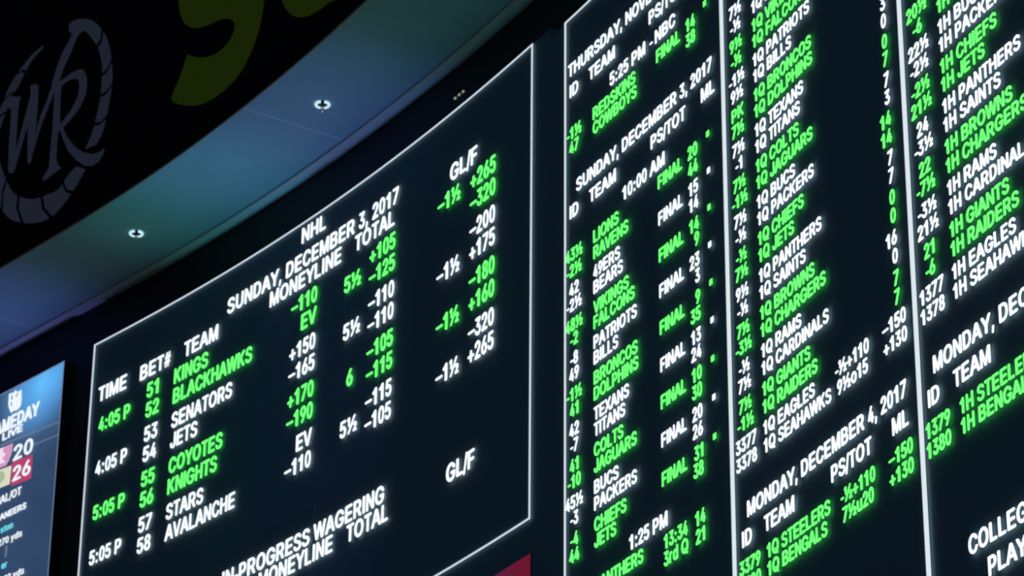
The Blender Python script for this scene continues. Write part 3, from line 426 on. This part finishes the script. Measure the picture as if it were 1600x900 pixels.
LETTER_S=[[5.7586,9.4037],[5.7612,9.3867],[5.7607,9.3764],[5.7577,9.3606],[5.7525,9.3331],[5.7448,9.3],[5.7345,9.2672],[5.7215,9.2363],[5.706,9.2056],[5.6877,9.1762],[5.6664,9.148],[5.6425,9.121],[5.6166,9.0962],[5.5896,9.074],[5.5608,9.054],[5.5282,9.0365],[5.4909,9.0214],[5.4498,9.0088],[5.4068,8.9994],[5.3617,8.9938],[5.3145,8.9913],[5.2672,8.9907],[5.2198,8.9915],[5.1722,8.9942],[5.1262,8.9991],[5.0828,9.0061],[5.041,9.0153],[4.9989,9.027],[4.9553,9.0418],[4.9115,9.0591],[4.8693,9.0772],[4.8288,9.0959],[4.7899,9.1153],[4.7545,9.1342],[4.7221,9.153],[4.6933,9.1714],[4.6712,9.1869],[4.6583,9.1982],[4.6522,9.2067],[4.6488,9.214],[4.6462,9.2192],[4.6464,9.2233],[4.6509,9.231],[4.6612,9.2445],[4.6759,9.2617],[4.6921,9.2806],[4.7098,9.3012],[4.729,9.3236],[4.7473,9.3464],[4.7644,9.3704],[4.7805,9.3948],[4.7945,9.4156],[4.8039,9.4333],[4.8111,9.4474],[4.8218,9.453],[4.837,9.4464],[4.8557,9.4313],[4.8807,9.4139],[4.9145,9.395],[4.9546,9.3738],[4.9963,9.3544],[5.0392,9.3376],[5.0836,9.3225],[5.126,9.3107],[5.1651,9.3027],[5.2021,9.2981],[5.237,9.2967],[5.2705,9.2991],[5.3019,9.3047],[5.3296,9.3125],[5.3535,9.3222],[5.3738,9.3341],[5.389,9.3472],[5.3985,9.3619],[5.4031,9.3779],[5.4035,9.3933],[5.4003,9.4071],[5.393,9.4205],[5.3807,9.4346],[5.3626,9.4508],[5.3395,9.4678],[5.313,9.4833],[5.2837,9.4965],[5.2511,9.5082],[5.2151,9.519],[5.1746,9.5283],[5.1306,9.5367],[5.0866,9.546],[5.0424,9.5569],[4.9982,9.5689],[4.9573,9.5817],[4.9222,9.5945],[4.8906,9.6083],[4.8585,9.6258],[4.8233,9.6482],[4.7877,9.6743],[4.7562,9.7031],[4.7301,9.7353],[4.7081,9.7703],[4.6904,9.8054],[4.6776,9.8421],[4.669,9.879],[4.6636,9.9091],[4.661,9.9261],[4.6615,9.9364],[4.6645,9.9522],[4.6697,9.9797],[4.6774,10.0128],[4.6877,10.0456],[4.7007,10.0765],[4.7162,10.1072],[4.7345,10.1366],[4.7558,10.1648],[4.7797,10.1918],[4.8056,10.2166],[4.8326,10.2388],[4.8614,10.2588],[4.894,10.2763],[4.9313,10.2914],[4.9724,10.304],[5.0154,10.3134],[5.0605,10.319],[5.1077,10.3215],[5.155,10.3221],[5.2024,10.3213],[5.25,10.3186],[5.296,10.3137],[5.3394,10.3067],[5.3812,10.2975],[5.4233,10.2858],[5.4669,10.271],[5.5107,10.2537],[5.5529,10.2356],[5.5934,10.2169],[5.6323,10.1975],[5.6677,10.1786],[5.7001,10.1598],[5.7289,10.1414],[5.751,10.1259],[5.7639,10.1146],[5.77,10.1061],[5.7734,10.0988],[5.776,10.0936],[5.7758,10.0895],[5.7713,10.0818],[5.761,10.0683],[5.7463,10.0511],[5.7301,10.0322],[5.7124,10.0116],[5.6932,9.9892],[5.6749,9.9664],[5.6578,9.9424],[5.6417,9.918],[5.6277,9.8972],[5.6183,9.8795],[5.6111,9.8654],[5.6004,9.8598],[5.5852,9.8664],[5.5665,9.8815],[5.5415,9.8989],[5.5077,9.9178],[5.4676,9.939],[5.4259,9.9584],[5.383,9.9752],[5.3386,9.9903],[5.2962,10.0021],[5.2571,10.0101],[5.2201,10.0147],[5.1852,10.0161],[5.1517,10.0137],[5.1203,10.0081],[5.0926,10.0003],[5.0687,9.9906],[5.0484,9.9787],[5.0332,9.9656],[5.0237,9.9509],[5.0191,9.9349],[5.0187,9.9195],[5.0219,9.9057],[5.0292,9.8923],[5.0415,9.8782],[5.0596,9.862],[5.0827,9.845],[5.1092,9.8295],[5.1385,9.8163],[5.1711,9.8046],[5.2071,9.7938],[5.2476,9.7845],[5.2916,9.7761],[5.3356,9.7668],[5.3798,9.7559],[5.424,9.7439],[5.4649,9.7311],[5.5,9.7183],[5.5316,9.7045],[5.5637,9.687],[5.5989,9.6646],[5.6345,9.6385],[5.666,9.6097],[5.6921,9.5775],[5.7141,9.5425],[5.7318,9.5074],[5.7446,9.4707],[5.7532,9.4338]]
LETTER_U=[[5.9921,9.293],[6.0145,9.2502],[6.0393,9.2183],[6.0637,9.1904],[6.085,9.1656],[6.1059,9.1448],[6.132,9.1239],[6.1671,9.1005],[6.2074,9.0769],[6.2474,9.0565],[6.2847,9.0408],[6.3217,9.0281],[6.3603,9.0171],[6.4023,9.0071],[6.4459,8.9987],[6.4876,8.9922],[6.5283,8.9883],[6.567,8.9862],[6.5979,8.9848],[6.6155,8.9798],[6.6252,8.9754],[6.6372,8.9824],[6.6571,8.967],[6.6794,8.963],[6.6972,9.0824],[6.7165,9.4485],[6.7313,9.938],[6.7172,10.293],[6.6487,10.4194],[6.5513,10.4112],[6.4772,10.293],[6.4554,9.9975],[6.457,9.5919],[6.4472,9.3024],[6.411,9.2363],[6.3635,9.2863],[6.3148,9.3565],[6.2634,9.4047],[6.211,9.4731],[6.1721,9.593],[6.1645,9.8179],[6.1705,10.0944],[6.1521,10.293],[6.0784,10.3745],[5.9802,10.3782],[5.9121,10.293],[5.9014,10.0634],[5.9206,9.7449],[5.9421,9.493],[5.9565,9.3783],[5.9731,9.3302]]

# ------------------------------------------------------------------ the curved wall
_S = [c[0] for c in CURVE]
def wall_xy(s, off=0.0):
    if s <= _S[0]: i = 0
    elif s >= _S[-1]: i = len(_S) - 2
    else:
        lo, hi = 0, len(_S) - 1
        while hi - lo > 1:
            m = (lo + hi) // 2
            if _S[m] <= s: lo = m
            else: hi = m
        i = lo
    a, b = CURVE[i], CURVE[i + 1]
    t = (s - a[0]) / (b[0] - a[0])
    def tang(k):
        p, q = CURVE[max(k - 1, 0)], CURVE[min(k + 1, len(CURVE) - 1)]
        return Vector((q[1] - p[1], q[2] - p[2])).normalized()
    tt = min(max(t, 0), 1)
    tg = (tang(i) * (1 - tt) + tang(i + 1) * tt).normalized()
    return a[1] + t * (b[1] - a[1]) + tg.y * off, a[2] + t * (b[2] - a[2]) - tg.x * off
def W(s, z, off=0.0):
    x, y = wall_xy(s, off)
    return Vector((x, y, z + EYE))

# ------------------------------------------------------------------ materials
def mat(name, color, rough=0.6, spec=0.3, metal=0.0, emit=None, strength=0.0, noise=0.0, scale=8.0):
    m = bpy.data.materials.new(name); m.use_nodes = True
    nt = m.node_tree; b = nt.nodes['Principled BSDF']
    b.inputs['Base Color'].default_value = (*color, 1)
    b.inputs['Roughness'].default_value = rough
    b.inputs['Specular IOR Level'].default_value = spec
    b.inputs['Metallic'].default_value = metal
    if emit:
        b.inputs['Emission Color'].default_value = (*emit, 1)
        b.inputs['Emission Strength'].default_value = strength
    if noise:
        tc = nt.nodes.new('ShaderNodeTexCoord'); n = nt.nodes.new('ShaderNodeTexNoise')
        n.inputs['Scale'].default_value = scale; n.inputs['Detail'].default_value = 3
        r = nt.nodes.new('ShaderNodeMapRange')
        r.inputs['To Min'].default_value = 1 - noise; r.inputs['To Max'].default_value = 1 + noise
        mx = nt.nodes.new('ShaderNodeMix'); mx.data_type = 'RGBA'; mx.blend_type = 'MULTIPLY'
        mx.inputs['Factor'].default_value = 1
        mx.inputs['A'].default_value = (*color, 1)
        nt.links.new(tc.outputs['Object'], n.inputs['Vector'])
        nt.links.new(n.outputs['Fac'], r.inputs['Value'])
        nt.links.new(r.outputs['Result'], mx.inputs['B'])
        nt.links.new(mx.outputs['Result'], b.inputs['Base Color'])
    return m
def lit(name, color, strength):
    return mat(name, (0.02, 0.02, 0.02), 0.5, 0.2, emit=color, strength=strength)

M = dict(
    wall=mat('black_wall', (0.010, 0.012, 0.018), 0.45, 0.25, noise=0.3, scale=2),
    screen=mat('dark_led_surface', (0.085, 0.15, 0.18), 0.75, 0.1, emit=(0.15, 0.48, 0.95), strength=0.0080),
    soffit=mat('soffit_panel', (0.30, 0.46, 0.60), 0.6, 0.3, noise=0.10, scale=1.3),  # blue cast of the light put into the base colour of a likely white soffit
    groove=mat('soffit_joint', (0.66, 0.80, 0.92), 0.6, 0.2),
    lip=mat('soffit_trim', (0.70, 0.66, 0.72), 0.5, 0.3),
    bead=mat('valance_edge_trim', (0.42, 0.36, 0.32), 0.5, 0.3),
    valance=mat('valance_black', (0.0035, 0.0035, 0.006), 0.7, 0.08),
    floor=mat('dark_carpet', (0.03, 0.02, 0.025), 0.95, 0.05, noise=0.4, scale=6),
    emblem=mat('emblem_grey_blue', (0.82, 0.78, 0.84), 0.7, 0.1, noise=0.12, scale=5),
    yellow=mat('sign_yellow', (0.60, 0.84, 0.03), 0.7, 0.1, noise=0.08, scale=4),
    white=lit('led_white', (0.90, 0.96, 1.0), 1.2),
    green=lit('led_green', (0.125, 1.0, 0.145), 1.55),
    line=lit('led_border', (0.78, 0.88, 1.0), 0.82),
    bar=lit('led_column_border', (0.84, 0.95, 1.0), 0.85),
    cyan=lit('led_cyan', (0.18, 0.80, 0.95), 0.9),
    vwhite=lit('video_white', (0.86, 0.94, 1.0), 1.0),
    vdark=lit('video_mark', (0.45, 0.62, 0.72), 0.55),  # grey-blue of the small marks on the shield
    pink=lit('video_pink', (0.62, 0.07, 0.20), 0.75),
    tile=lit('video_pale_pink', (0.85, 0.42, 0.72), 0.75),
    pale=lit('video_pale_pennant', (0.95, 0.75, 0.92), 0.95),
    cream=lit('video_cream', (0.90, 0.88, 0.66), 0.8),
    leaf=lit('video_pale_green', (0.55, 0.72, 0.45), 0.7),
    haze=lit('video_grey_line', (0.22, 0.30, 0.50), 0.6),
    chrome=mat('bright_metal', (0.9, 0.92, 0.95), 0.15, 0.5, metal=1.0),
    lens=lit('ring_glow', (0.55, 0.85, 0.95), 1.0),
    dark=mat('black_metal', (0.02, 0.025, 0.03), 0.4, 0.4),
    dot=lit('indicator_glow', (0.60, 0.62, 0.48), 0.45),
)
def picture(name, stops, centre, radius, base, axis='radial', strength=1.0, noise=0.25):
    """procedural picture shown by a screen: a glow fading from centre over a base colour (uv in metres)"""
    m = bpy.data.materials.new(name); m.use_nodes = True
    nt = m.node_tree; b = nt.nodes['Principled BSDF']
    b.inputs['Base Color'].default_value = (0.02, 0.02, 0.02, 1); b.inputs['Roughness'].default_value = 0.5
    uv = nt.nodes.new('ShaderNodeUVMap'); uv.uv_map = 'metres'
    mp = nt.nodes.new('ShaderNodeMapping'); mp.vector_type = 'TEXTURE'
    mp.inputs['Location'].default_value = (*centre, 0); mp.inputs['Scale'].default_value = (*radius, 1)
    gr = nt.nodes.new('ShaderNodeTexGradient'); gr.gradient_type = 'SPHERICAL' if axis == 'radial' else 'LINEAR'
    ra = nt.nodes.new('ShaderNodeValToRGB')
    while len(ra.color_ramp.elements) < len(stops): ra.color_ramp.elements.new(0.5)
    for e, (p, c) in zip(ra.color_ramp.elements, stops): e.position = p; e.color = (*c, 1)
    n = nt.nodes.new('ShaderNodeTexNoise'); n.inputs['Scale'].default_value = 2.2; n.inputs['Detail'].default_value = 2
    rg = nt.nodes.new('ShaderNodeMapRange'); rg.inputs['To Min'].default_value = 1 - noise; rg.inputs['To Max'].default_value = 1 + noise
    mx = nt.nodes.new('ShaderNodeMix'); mx.data_type = 'RGBA'; mx.blend_type = 'MULTIPLY'; mx.inputs['Factor'].default_value = 1
    nt.links.new(uv.outputs['UV'], mp.inputs['Vector']); nt.links.new(mp.outputs['Vector'], gr.inputs['Vector'])
    nt.links.new(gr.outputs['Fac'], ra.inputs['Fac'])
    nt.links.new(uv.outputs['UV'], n.inputs['Vector']); nt.links.new(n.outputs['Fac'], rg.inputs['Value'])
    nt.links.new(ra.outputs['Color'], mx.inputs['A']); nt.links.new(rg.outputs['Result'], mx.inputs['B'])
    nt.links.new(mx.outputs['Result'], b.inputs['Emission Color'])
    b.inputs['Emission Strength'].default_value = strength
    return m
M['sky_picture'] = picture('stadium_picture', [(0.0, (0.030, 0.062, 0.135)), (0.35, (0.045, 0.10, 0.20)), (0.7, (0.09, 0.32, 0.70)), (1.0, (0.12, 0.50, 0.95))],
                           (2.10, 8.37), (0.78, 0.60), None)
M['red_picture'] = picture('crimson_picture', [(0.0, (0.16, 0.018, 0.075)), (0.93, (0.16, 0.016, 0.07)), (0.985, (0.28, 0.010, 0.045)), (1.0, (0.22, 0.010, 0.04))],
                           (2.7, 5.5), (4.92, 1.0), None, axis='linear', strength=0.6, noise=0.25)

# ------------------------------------------------------------------ object helpers
def obj(name, verts, faces, m, parent=None, label=None, uv=None):
    me = bpy.data.meshes.new(name)
    o0 = parent_base(parent)
    me.from_pydata([tuple(Vector(v) - o0) for v in verts], [], faces)
    if uv:
        l = me.uv_layers.new(name='metres')
        for lp in me.loops: l.data[lp.index].uv = uv[lp.vertex_index]
    bm = bmesh.new(); bm.from_mesh(me); bmesh.ops.recalc_face_normals(bm, faces=bm.faces); bm.to_mesh(me); bm.free()
    me.materials.append(m)
    o = bpy.data.objects.new(name, me); COL.objects.link(o)
    if parent: o.parent = parent
    if label: o['label'] = label
    return o
BASE = {}
def parent_base(p):
    v = Vector((0, 0, 0))
    while p is not None:
        v = v + Vector(p.location); p = p.parent
    return v
def thing(name, label, cat, loc, group=None):
    o = bpy.data.objects.new(name, None); COL.objects.link(o)
    o.location = loc; o.empty_display_size = 0.2
    o['label'] = label; o['category'] = cat
    if group: o['group'] = group
    return o
def tag(o, label, cat, group=None):
    o['label'] = label; o['category'] = cat
    if group: o['group'] = group
    return o
def struct(o):
    o['kind'] = 'structure'; return o

def slab(s0, s1, z0, z1, f0, f1, step=0.12):
    """curved box following the wall: from s0 to s1, z0 to z1, between the offsets f0 (back) and f1 (front)"""
    n = max(2, int((s1 - s0) / step) + 1)
    v, f, uv = [], [], []
    for i in range(n):
        s = s0 + (s1 - s0) * i / (n - 1)
        for z, o in ((z0, f0), (z0, f1), (z1, f1), (z1, f0)):
            v.append(W(s, z, o)); uv.append((s, z))
    for i in range(n - 1):
        a, b = 4 * i, 4 * i + 4
        for k in range(4):
            f.append((a + k, a + (k + 1) % 4, b + (k + 1) % 4, b + k))
    f.append((0, 1, 2, 3)); e = 4 * (n - 1); f.append((e + 3, e + 2, e + 1, e))
    return v, f, uv
def screen(name, s0, s1, z0, z1, front, picture_mat, parent):
    v, f, uv = slab(s0, s1, z0, z1, -0.058, front, step=0.06)
    o = obj(name, v, f, M['wall'], parent, uv=uv)
    o.data.materials.append(picture_mat)
    for p in o.data.polygons:
        if all(i % 4 in (1, 2) for i in p.vertices): p.material_index = 1
    return o
def merge(*parts):
    v, f, uv = [], [], []
    for p in parts:
        n = len(v); v += p[0]; f += [tuple(i + n for i in q) for q in p[1]]; uv += p[2]
    return v, f, uv

def plate(loops, off, thick, fat=0.0):
    """flat plate(s) cut to closed (s, z) outlines (inner loops are holes), bent onto the wall"""
    cu = bpy.data.curves.new('outline', 'CURVE'); cu.dimensions = '2D'; cu.fill_mode = 'BOTH'; cu.extrude = thick / 2; cu.offset = fat
    for L in loops:
        sp = cu.splines.new('POLY'); sp.points.add(len(L) - 1); sp.use_cyclic_u = True
        for p, (x, y) in zip(sp.points, L): p.co = (x, y, 0, 1)
    tmp = bpy.data.objects.new('outline', cu)
    me = bpy.data.meshes.new_from_object(tmp)
    v = [W(p.co.x, p.co.y, off + p.co.z) for p in me.vertices]
    f = [tuple(p.vertices) for p in me.polygons]
    bpy.data.objects.remove(tmp); bpy.data.curves.remove(cu); bpy.data.meshes.remove(me)
    return v, f
def text_loops(text, s, z, cx, cz):
    x, out, first = 0.0, [], None
    for ch in text:
        if ch == ' ': x += 0.278 / 0.716; continue
        adv, ls = FONT[ch]
        for l in ls:
            out.append([(x + l[i] / 1000, l[i + 1] / 1000) for i in range(0, len(l), 2)])
        x += adv
    x0 = min(p[0] for l in out for p in l)
    return [[(s + (p[0] - x0) * cx, z + p[1] * cz) for p in l] for l in out]
LIFT = 0.015                    # the lit characters stand this far proud of the dark surface
def writing(rows, parent, colors):
    for part, text, c, s, z, cx, cz, *w in rows:
        v, f = plate(text_loops(text, s, z, cx, cz), 0.0, 0.003, w[0] if w else cz * 0.007)
        obj(part, v, f, colors[c], parent, label={'G': 'green lit characters', 'C': 'pale cyan lit characters'}.get(c))

# ------------------------------------------------------------------ setting
SOFFIT = 8.77
S0, S1 = -2.5, 16.0
struct(obj('wall_back', *slab(S0, S1, -EYE, SOFFIT + 0.02, -0.20, -0.06)[:2], M['wall']))
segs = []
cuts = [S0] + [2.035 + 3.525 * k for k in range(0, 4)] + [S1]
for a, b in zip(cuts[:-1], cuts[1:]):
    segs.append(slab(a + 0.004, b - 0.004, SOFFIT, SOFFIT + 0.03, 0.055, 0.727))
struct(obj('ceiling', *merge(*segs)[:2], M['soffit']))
struct(obj('trim_1', *slab(S0, S1, SOFFIT + 0.006, SOFFIT + 0.05, -0.06, 0.70)[:2], M['groove']))
for k, c in enumerate(cuts[1:-1]):
    struct(obj('trim_%d' % (4 + k), *slab(c - 0.0045, c + 0.0045, SOFFIT - 0.0015, SOFFIT + 0.02, 0.058, 0.725)[:2], M['groove']))
struct(obj('trim_2', *slab(S0, S1, SOFFIT - 0.022, SOFFIT + 0.002, 0.012, 0.055)[:2], M['lip']))
struct(obj('wall_top', *slab(S0, S1, SOFFIT + 0.010, 13.0, 0.728, 0.735)[:2], M['valance']))
struct(obj('trim_3', *slab(S0, S1, SOFFIT - 0.003, SOFFIT + 0.010, 0.727, 0.738)[:2], M['bead']))
struct(obj('floor', [(-25, -6, -0.05), (25, -6, -0.05), (25, 32, -0.05), (-25, 32, -0.05), (-25, -6, 0), (25, -6, 0), (25, 32, 0), (-25, 32, 0)],
           [(0, 1, 2, 3), (4, 5, 6, 7), (0, 1, 5, 4), (1, 2, 6, 5), (2, 3, 7, 6), (3, 0, 4, 7)], M['floor']))

# ------------------------------------------------------------------ odds boards
def board(label, s0, s1, z0, z1, rows, lw=0.014, lh=0.010, line='line', group='odds boards on the curved wall', pad=(0.02, 0.02)):
    x, y = wall_xy((s0 + s1) / 2, -LIFT)
    r = thing('odds_board', label, 'display board', (x, y, z0 + EYE), group)
    v, f, uv = slab(s0 - pad[0], s1 + pad[1], z0 - 0.03, z1 + 0.008, -0.058, -LIFT)
    obj('screen_panel', v, f, M['screen'], r)
    v, f, uv = merge(slab(s0, s1, z1 - lh, z1, -0.003, 0.0), slab(s0, s1, z0, z0 + lh, -0.003, 0.0),
                     slab(s0, s0 + lw, z0 + lh, z1 - lh, -0.003, 0.0), slab(s1 - lw, s1, z0 + lh, z1 - lh, -0.003, 0.0))
    obj('border_line', v, f, M[line], r, label='thin white glowing rectangle around the board')
    writing(rows, r, {'W': M['white'], 'G': M['green']})
    return r
board('wide hockey odds board, a white framed rectangle with a bet number for each team', 2.706, 7.622, 5.694, 8.443, HOCKEY, pad=(0.02, 0.172))
board('narrow football score column with FINAL beside each pair of teams, right of the hockey board', 7.975, 9.638, 3.2, 8.388, GAMES, lw=0.0145, line='bar', pad=(0.18, -0.001))
board('football column of first quarter lines marked 1Q, second of the three tall columns', 9.642, 11.324, 3.2, 8.388, QUARTER, lw=0.0145, line='bar', pad=(-0.001, -0.001))
board('football column of first half lines marked 1H, cut by the right edge of the photo', 11.328, 13.02, 3.2, 8.388, HALF, lw=0.0145, line='bar', pad=(-0.001, 0.03))

# ------------------------------------------------------------------ video screens
def shape(name, loops, m, parent, off=0.0, thick=0.003, label=None):
    v, f = plate(loops, off, thick); return obj(name, v, f, m, parent, label=label)
x, y = wall_xy(1.2, -0.01)
r = thing('video_screen', 'blue football broadcast screen at the left edge showing LIVE and 20 over 26', 'screen', (x, y, 5.7 + EYE), 'video screens in the curved wall')
screen('screen_panel', -0.6, 2.357, 5.7, 8.445, -0.006, M['sky_picture'], r)
v, f, uv = merge(slab(2.349, 2.357, 5.7, 8.445, -0.006, -0.003), slab(-0.6, 2.349, 8.437, 8.445, -0.006, -0.003))
obj('bezel', v, f, M['haze'], r)
shape('picture_line', [SHAPE['line1']], M['haze'], r, -0.004, 0.002)
shape('picture_line', [SHAPE['line2']], M['haze'], r, -0.004, 0.002)
shape('divider_line', [SHAPE['divider']], M['haze'], r, -0.004, 0.002)
sh = shape('league_shield', [SHAPE['shield']], M['vwhite'], r, -0.002, 0.003)
for q in SHAPE['shield_mark']: shape('shield_mark', [q], M['vdark'], sh, 0.001, 0.002)
shape('score_box', [SHAPE['score_box']], M['pink'], r, -0.004, 0.002)
t = shape('team_tile', [SHAPE['pennant_tile']], M['tile'], r, -0.004, 0.002)
shape('team_crest', [SHAPE['pennant']], M['pale'], t, -0.001, 0.002)
t = shape('team_tile', [SHAPE['oval_tile']], M['cream'], r, -0.004, 0.002)
shape('team_crest', [SHAPE['oval']], M['leaf'], t, -0.001, 0.002)
writing(VIDEO, r, {'W': M['vwhite'], 'C': M['cyan']})

x, y = wall_xy(5.16, -0.01)
r = thing('video_screen', 'dark crimson video screen under the hockey board, only its corner showing', 'screen', (x, y, 2.9 + EYE), 'video screens in the curved wall')
v, f, uv = merge(slab(2.68, 7.794, 5.512, 5.662, -0.058, -0.014), slab(7.618, 7.794, 2.9, 5.512, -0.058, -0.014))
obj('bezel', v, f, M['screen'], r)
screen('screen_panel', 2.70, 7.618, 2.9, 5.512, -0.008, M['red_picture'], r)

# ------------------------------------------------------------------ sign on the black valance
FACE = 0.735

x, y = wall_xy(2.9, FACE)
r = thing('emblem', 'round grey WR monogram emblem on the black valance', 'emblem', (x, y, 9.2 + EYE))
for L in EMBLEM['ring']: shape('ring_segment', [L], M['emblem'], r, FACE + 0.002, 0.004)
shape('monogram_letter', EMBLEM['W'], M['emblem'], r, FACE + 0.004, 0.004)
shape('monogram_letter', EMBLEM['R'], M['emblem'], r, FACE + 0.005, 0.004)
for nm, L, lab in (('sign_letter', LETTER_S, 'big olive yellow S on the black valance, hooked lower end showing'),
                   ('sign_letter', LETTER_U, 'olive yellow rounded letter bottom right of the S, at the top edge')):
    s_ = sum(p[0] for p in L) / len(L); x, y = wall_xy(s_, FACE)
    v, f = plate([L], FACE + 0.002, 0.004)
    o = obj(nm, v, f, M['yellow']); tag(o, lab, 'sign letter', 'yellow letters on the valance')
    c = Vector((x, y, min(p[1] for p in L) + EYE))
    for q in o.data.vertices: q.co -= c
    o.location = c

# ------------------------------------------------------------------ ring fittings under the soffit, their half rings emissive
def ring(c, R, r, a0, a1, n=24, m=8):
    v, f = [], []
    for i in range(n + 1):
        a = a0 + (a1 - a0) * i / n
        d = Vector((math.cos(a), math.sin(a), 0))
        for k in range(m):
            b = 2 * math.pi * k / m
            v.append(c + d * (R + r * math.cos(b)) + Vector((0, 0, r * math.sin(b))))
    for i in range(n):
        for k in range(m):
            f.append((i * m + k, i * m + (k + 1) % m, (i + 1) * m + (k + 1) % m, (i + 1) * m + k))
    f.append(tuple(range(m))); f.append(tuple(range(n * m + m - 1, n * m - 1, -1)))
    return v, f
def lathe(c, prof, n=24):
    v, f = [], []
    for rr, z in prof:
        for k in range(n):
            a = 2 * math.pi * k / n; v.append(c + Vector((rr * math.cos(a), rr * math.sin(a), z)))
    m = len(prof)
    for i in range(m - 1):
        for k in range(n):
            f.append((i * n + k, i * n + (k + 1) % n, (i + 1) * n + (k + 1) % n, (i + 1) * n + k))
    f.append(tuple(range(n))); f.append(tuple((m - 1) * n + k for k in range(n))[::-1])
    return v, f
for s_, lab in ((3.703, 'small bright ring fitting in the soffit, left of the other, nearer the emblem'),
                (5.873, 'small bright ring fitting in the soffit below the yellow S')):
    x, y = wall_xy(s_, 0.378); c = Vector((x, y, SOFFIT + EYE))
    r = thing('ring_fitting', lab, 'ceiling light', c, 'ring fittings in the soffit')
    q = c + Vector((0, 0, -0.006))
    obj('housing', *lathe(c + Vector((0, 0, -0.003)), [(0.036, 0.003), (0.036, -0.002), (0.030, -0.003)]), M['dark'], r)
    vd = math.atan2(y, x)
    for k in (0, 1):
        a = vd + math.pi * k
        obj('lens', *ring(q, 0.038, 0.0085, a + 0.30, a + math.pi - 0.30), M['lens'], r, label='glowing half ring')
    d = Vector((math.cos(vd), math.sin(vd), 0)); e = Vector((-d.y, d.x, 0))
    pts = [q + d * (sx * 0.046) + e * (sy * 0.006) + Vector((0, 0, sz)) for sz in (0.002, -0.010) for sx, sy in ((-1, -1), (1, -1), (1, 1), (-1, 1))]
    obj('crossbar', pts, [(0, 1, 2, 3), (4, 5, 6, 7), (0, 1, 5, 4), (1, 2, 6, 5), (2, 3, 7, 6), (3, 0, 4, 7)], M['dark'], r)
    obj('drop_knob', *lathe(q, [(0.003, -0.008), (0.003, -0.034), (0.012, -0.037), (0.012, -0.044), (0.006, -0.047)], 16), M['chrome'], r)

# ------------------------------------------------------------------ indicator lamps on the dark wall above the hockey board
for i, (s_, z_) in enumerate(INDICATORS):
    x, y = wall_xy(s_, -0.056); c = Vector((x, y, z_ + EYE))
    v, f = plate([[(s_ + 0.011 * math.cos(a * math.pi / 8), z_ + 0.0075 * math.sin(a * math.pi / 8)) for a in range(16)]], -0.056, 0.006)
    o = obj('indicator_light', [p - c for p in v], f, M['dot']); o.location = c
    tag(o, ('lowest', 'middle', 'topmost')[i] + ' of three tiny pale lights above the hockey board frame', 'indicator light', 'tiny lights on the dark wall')
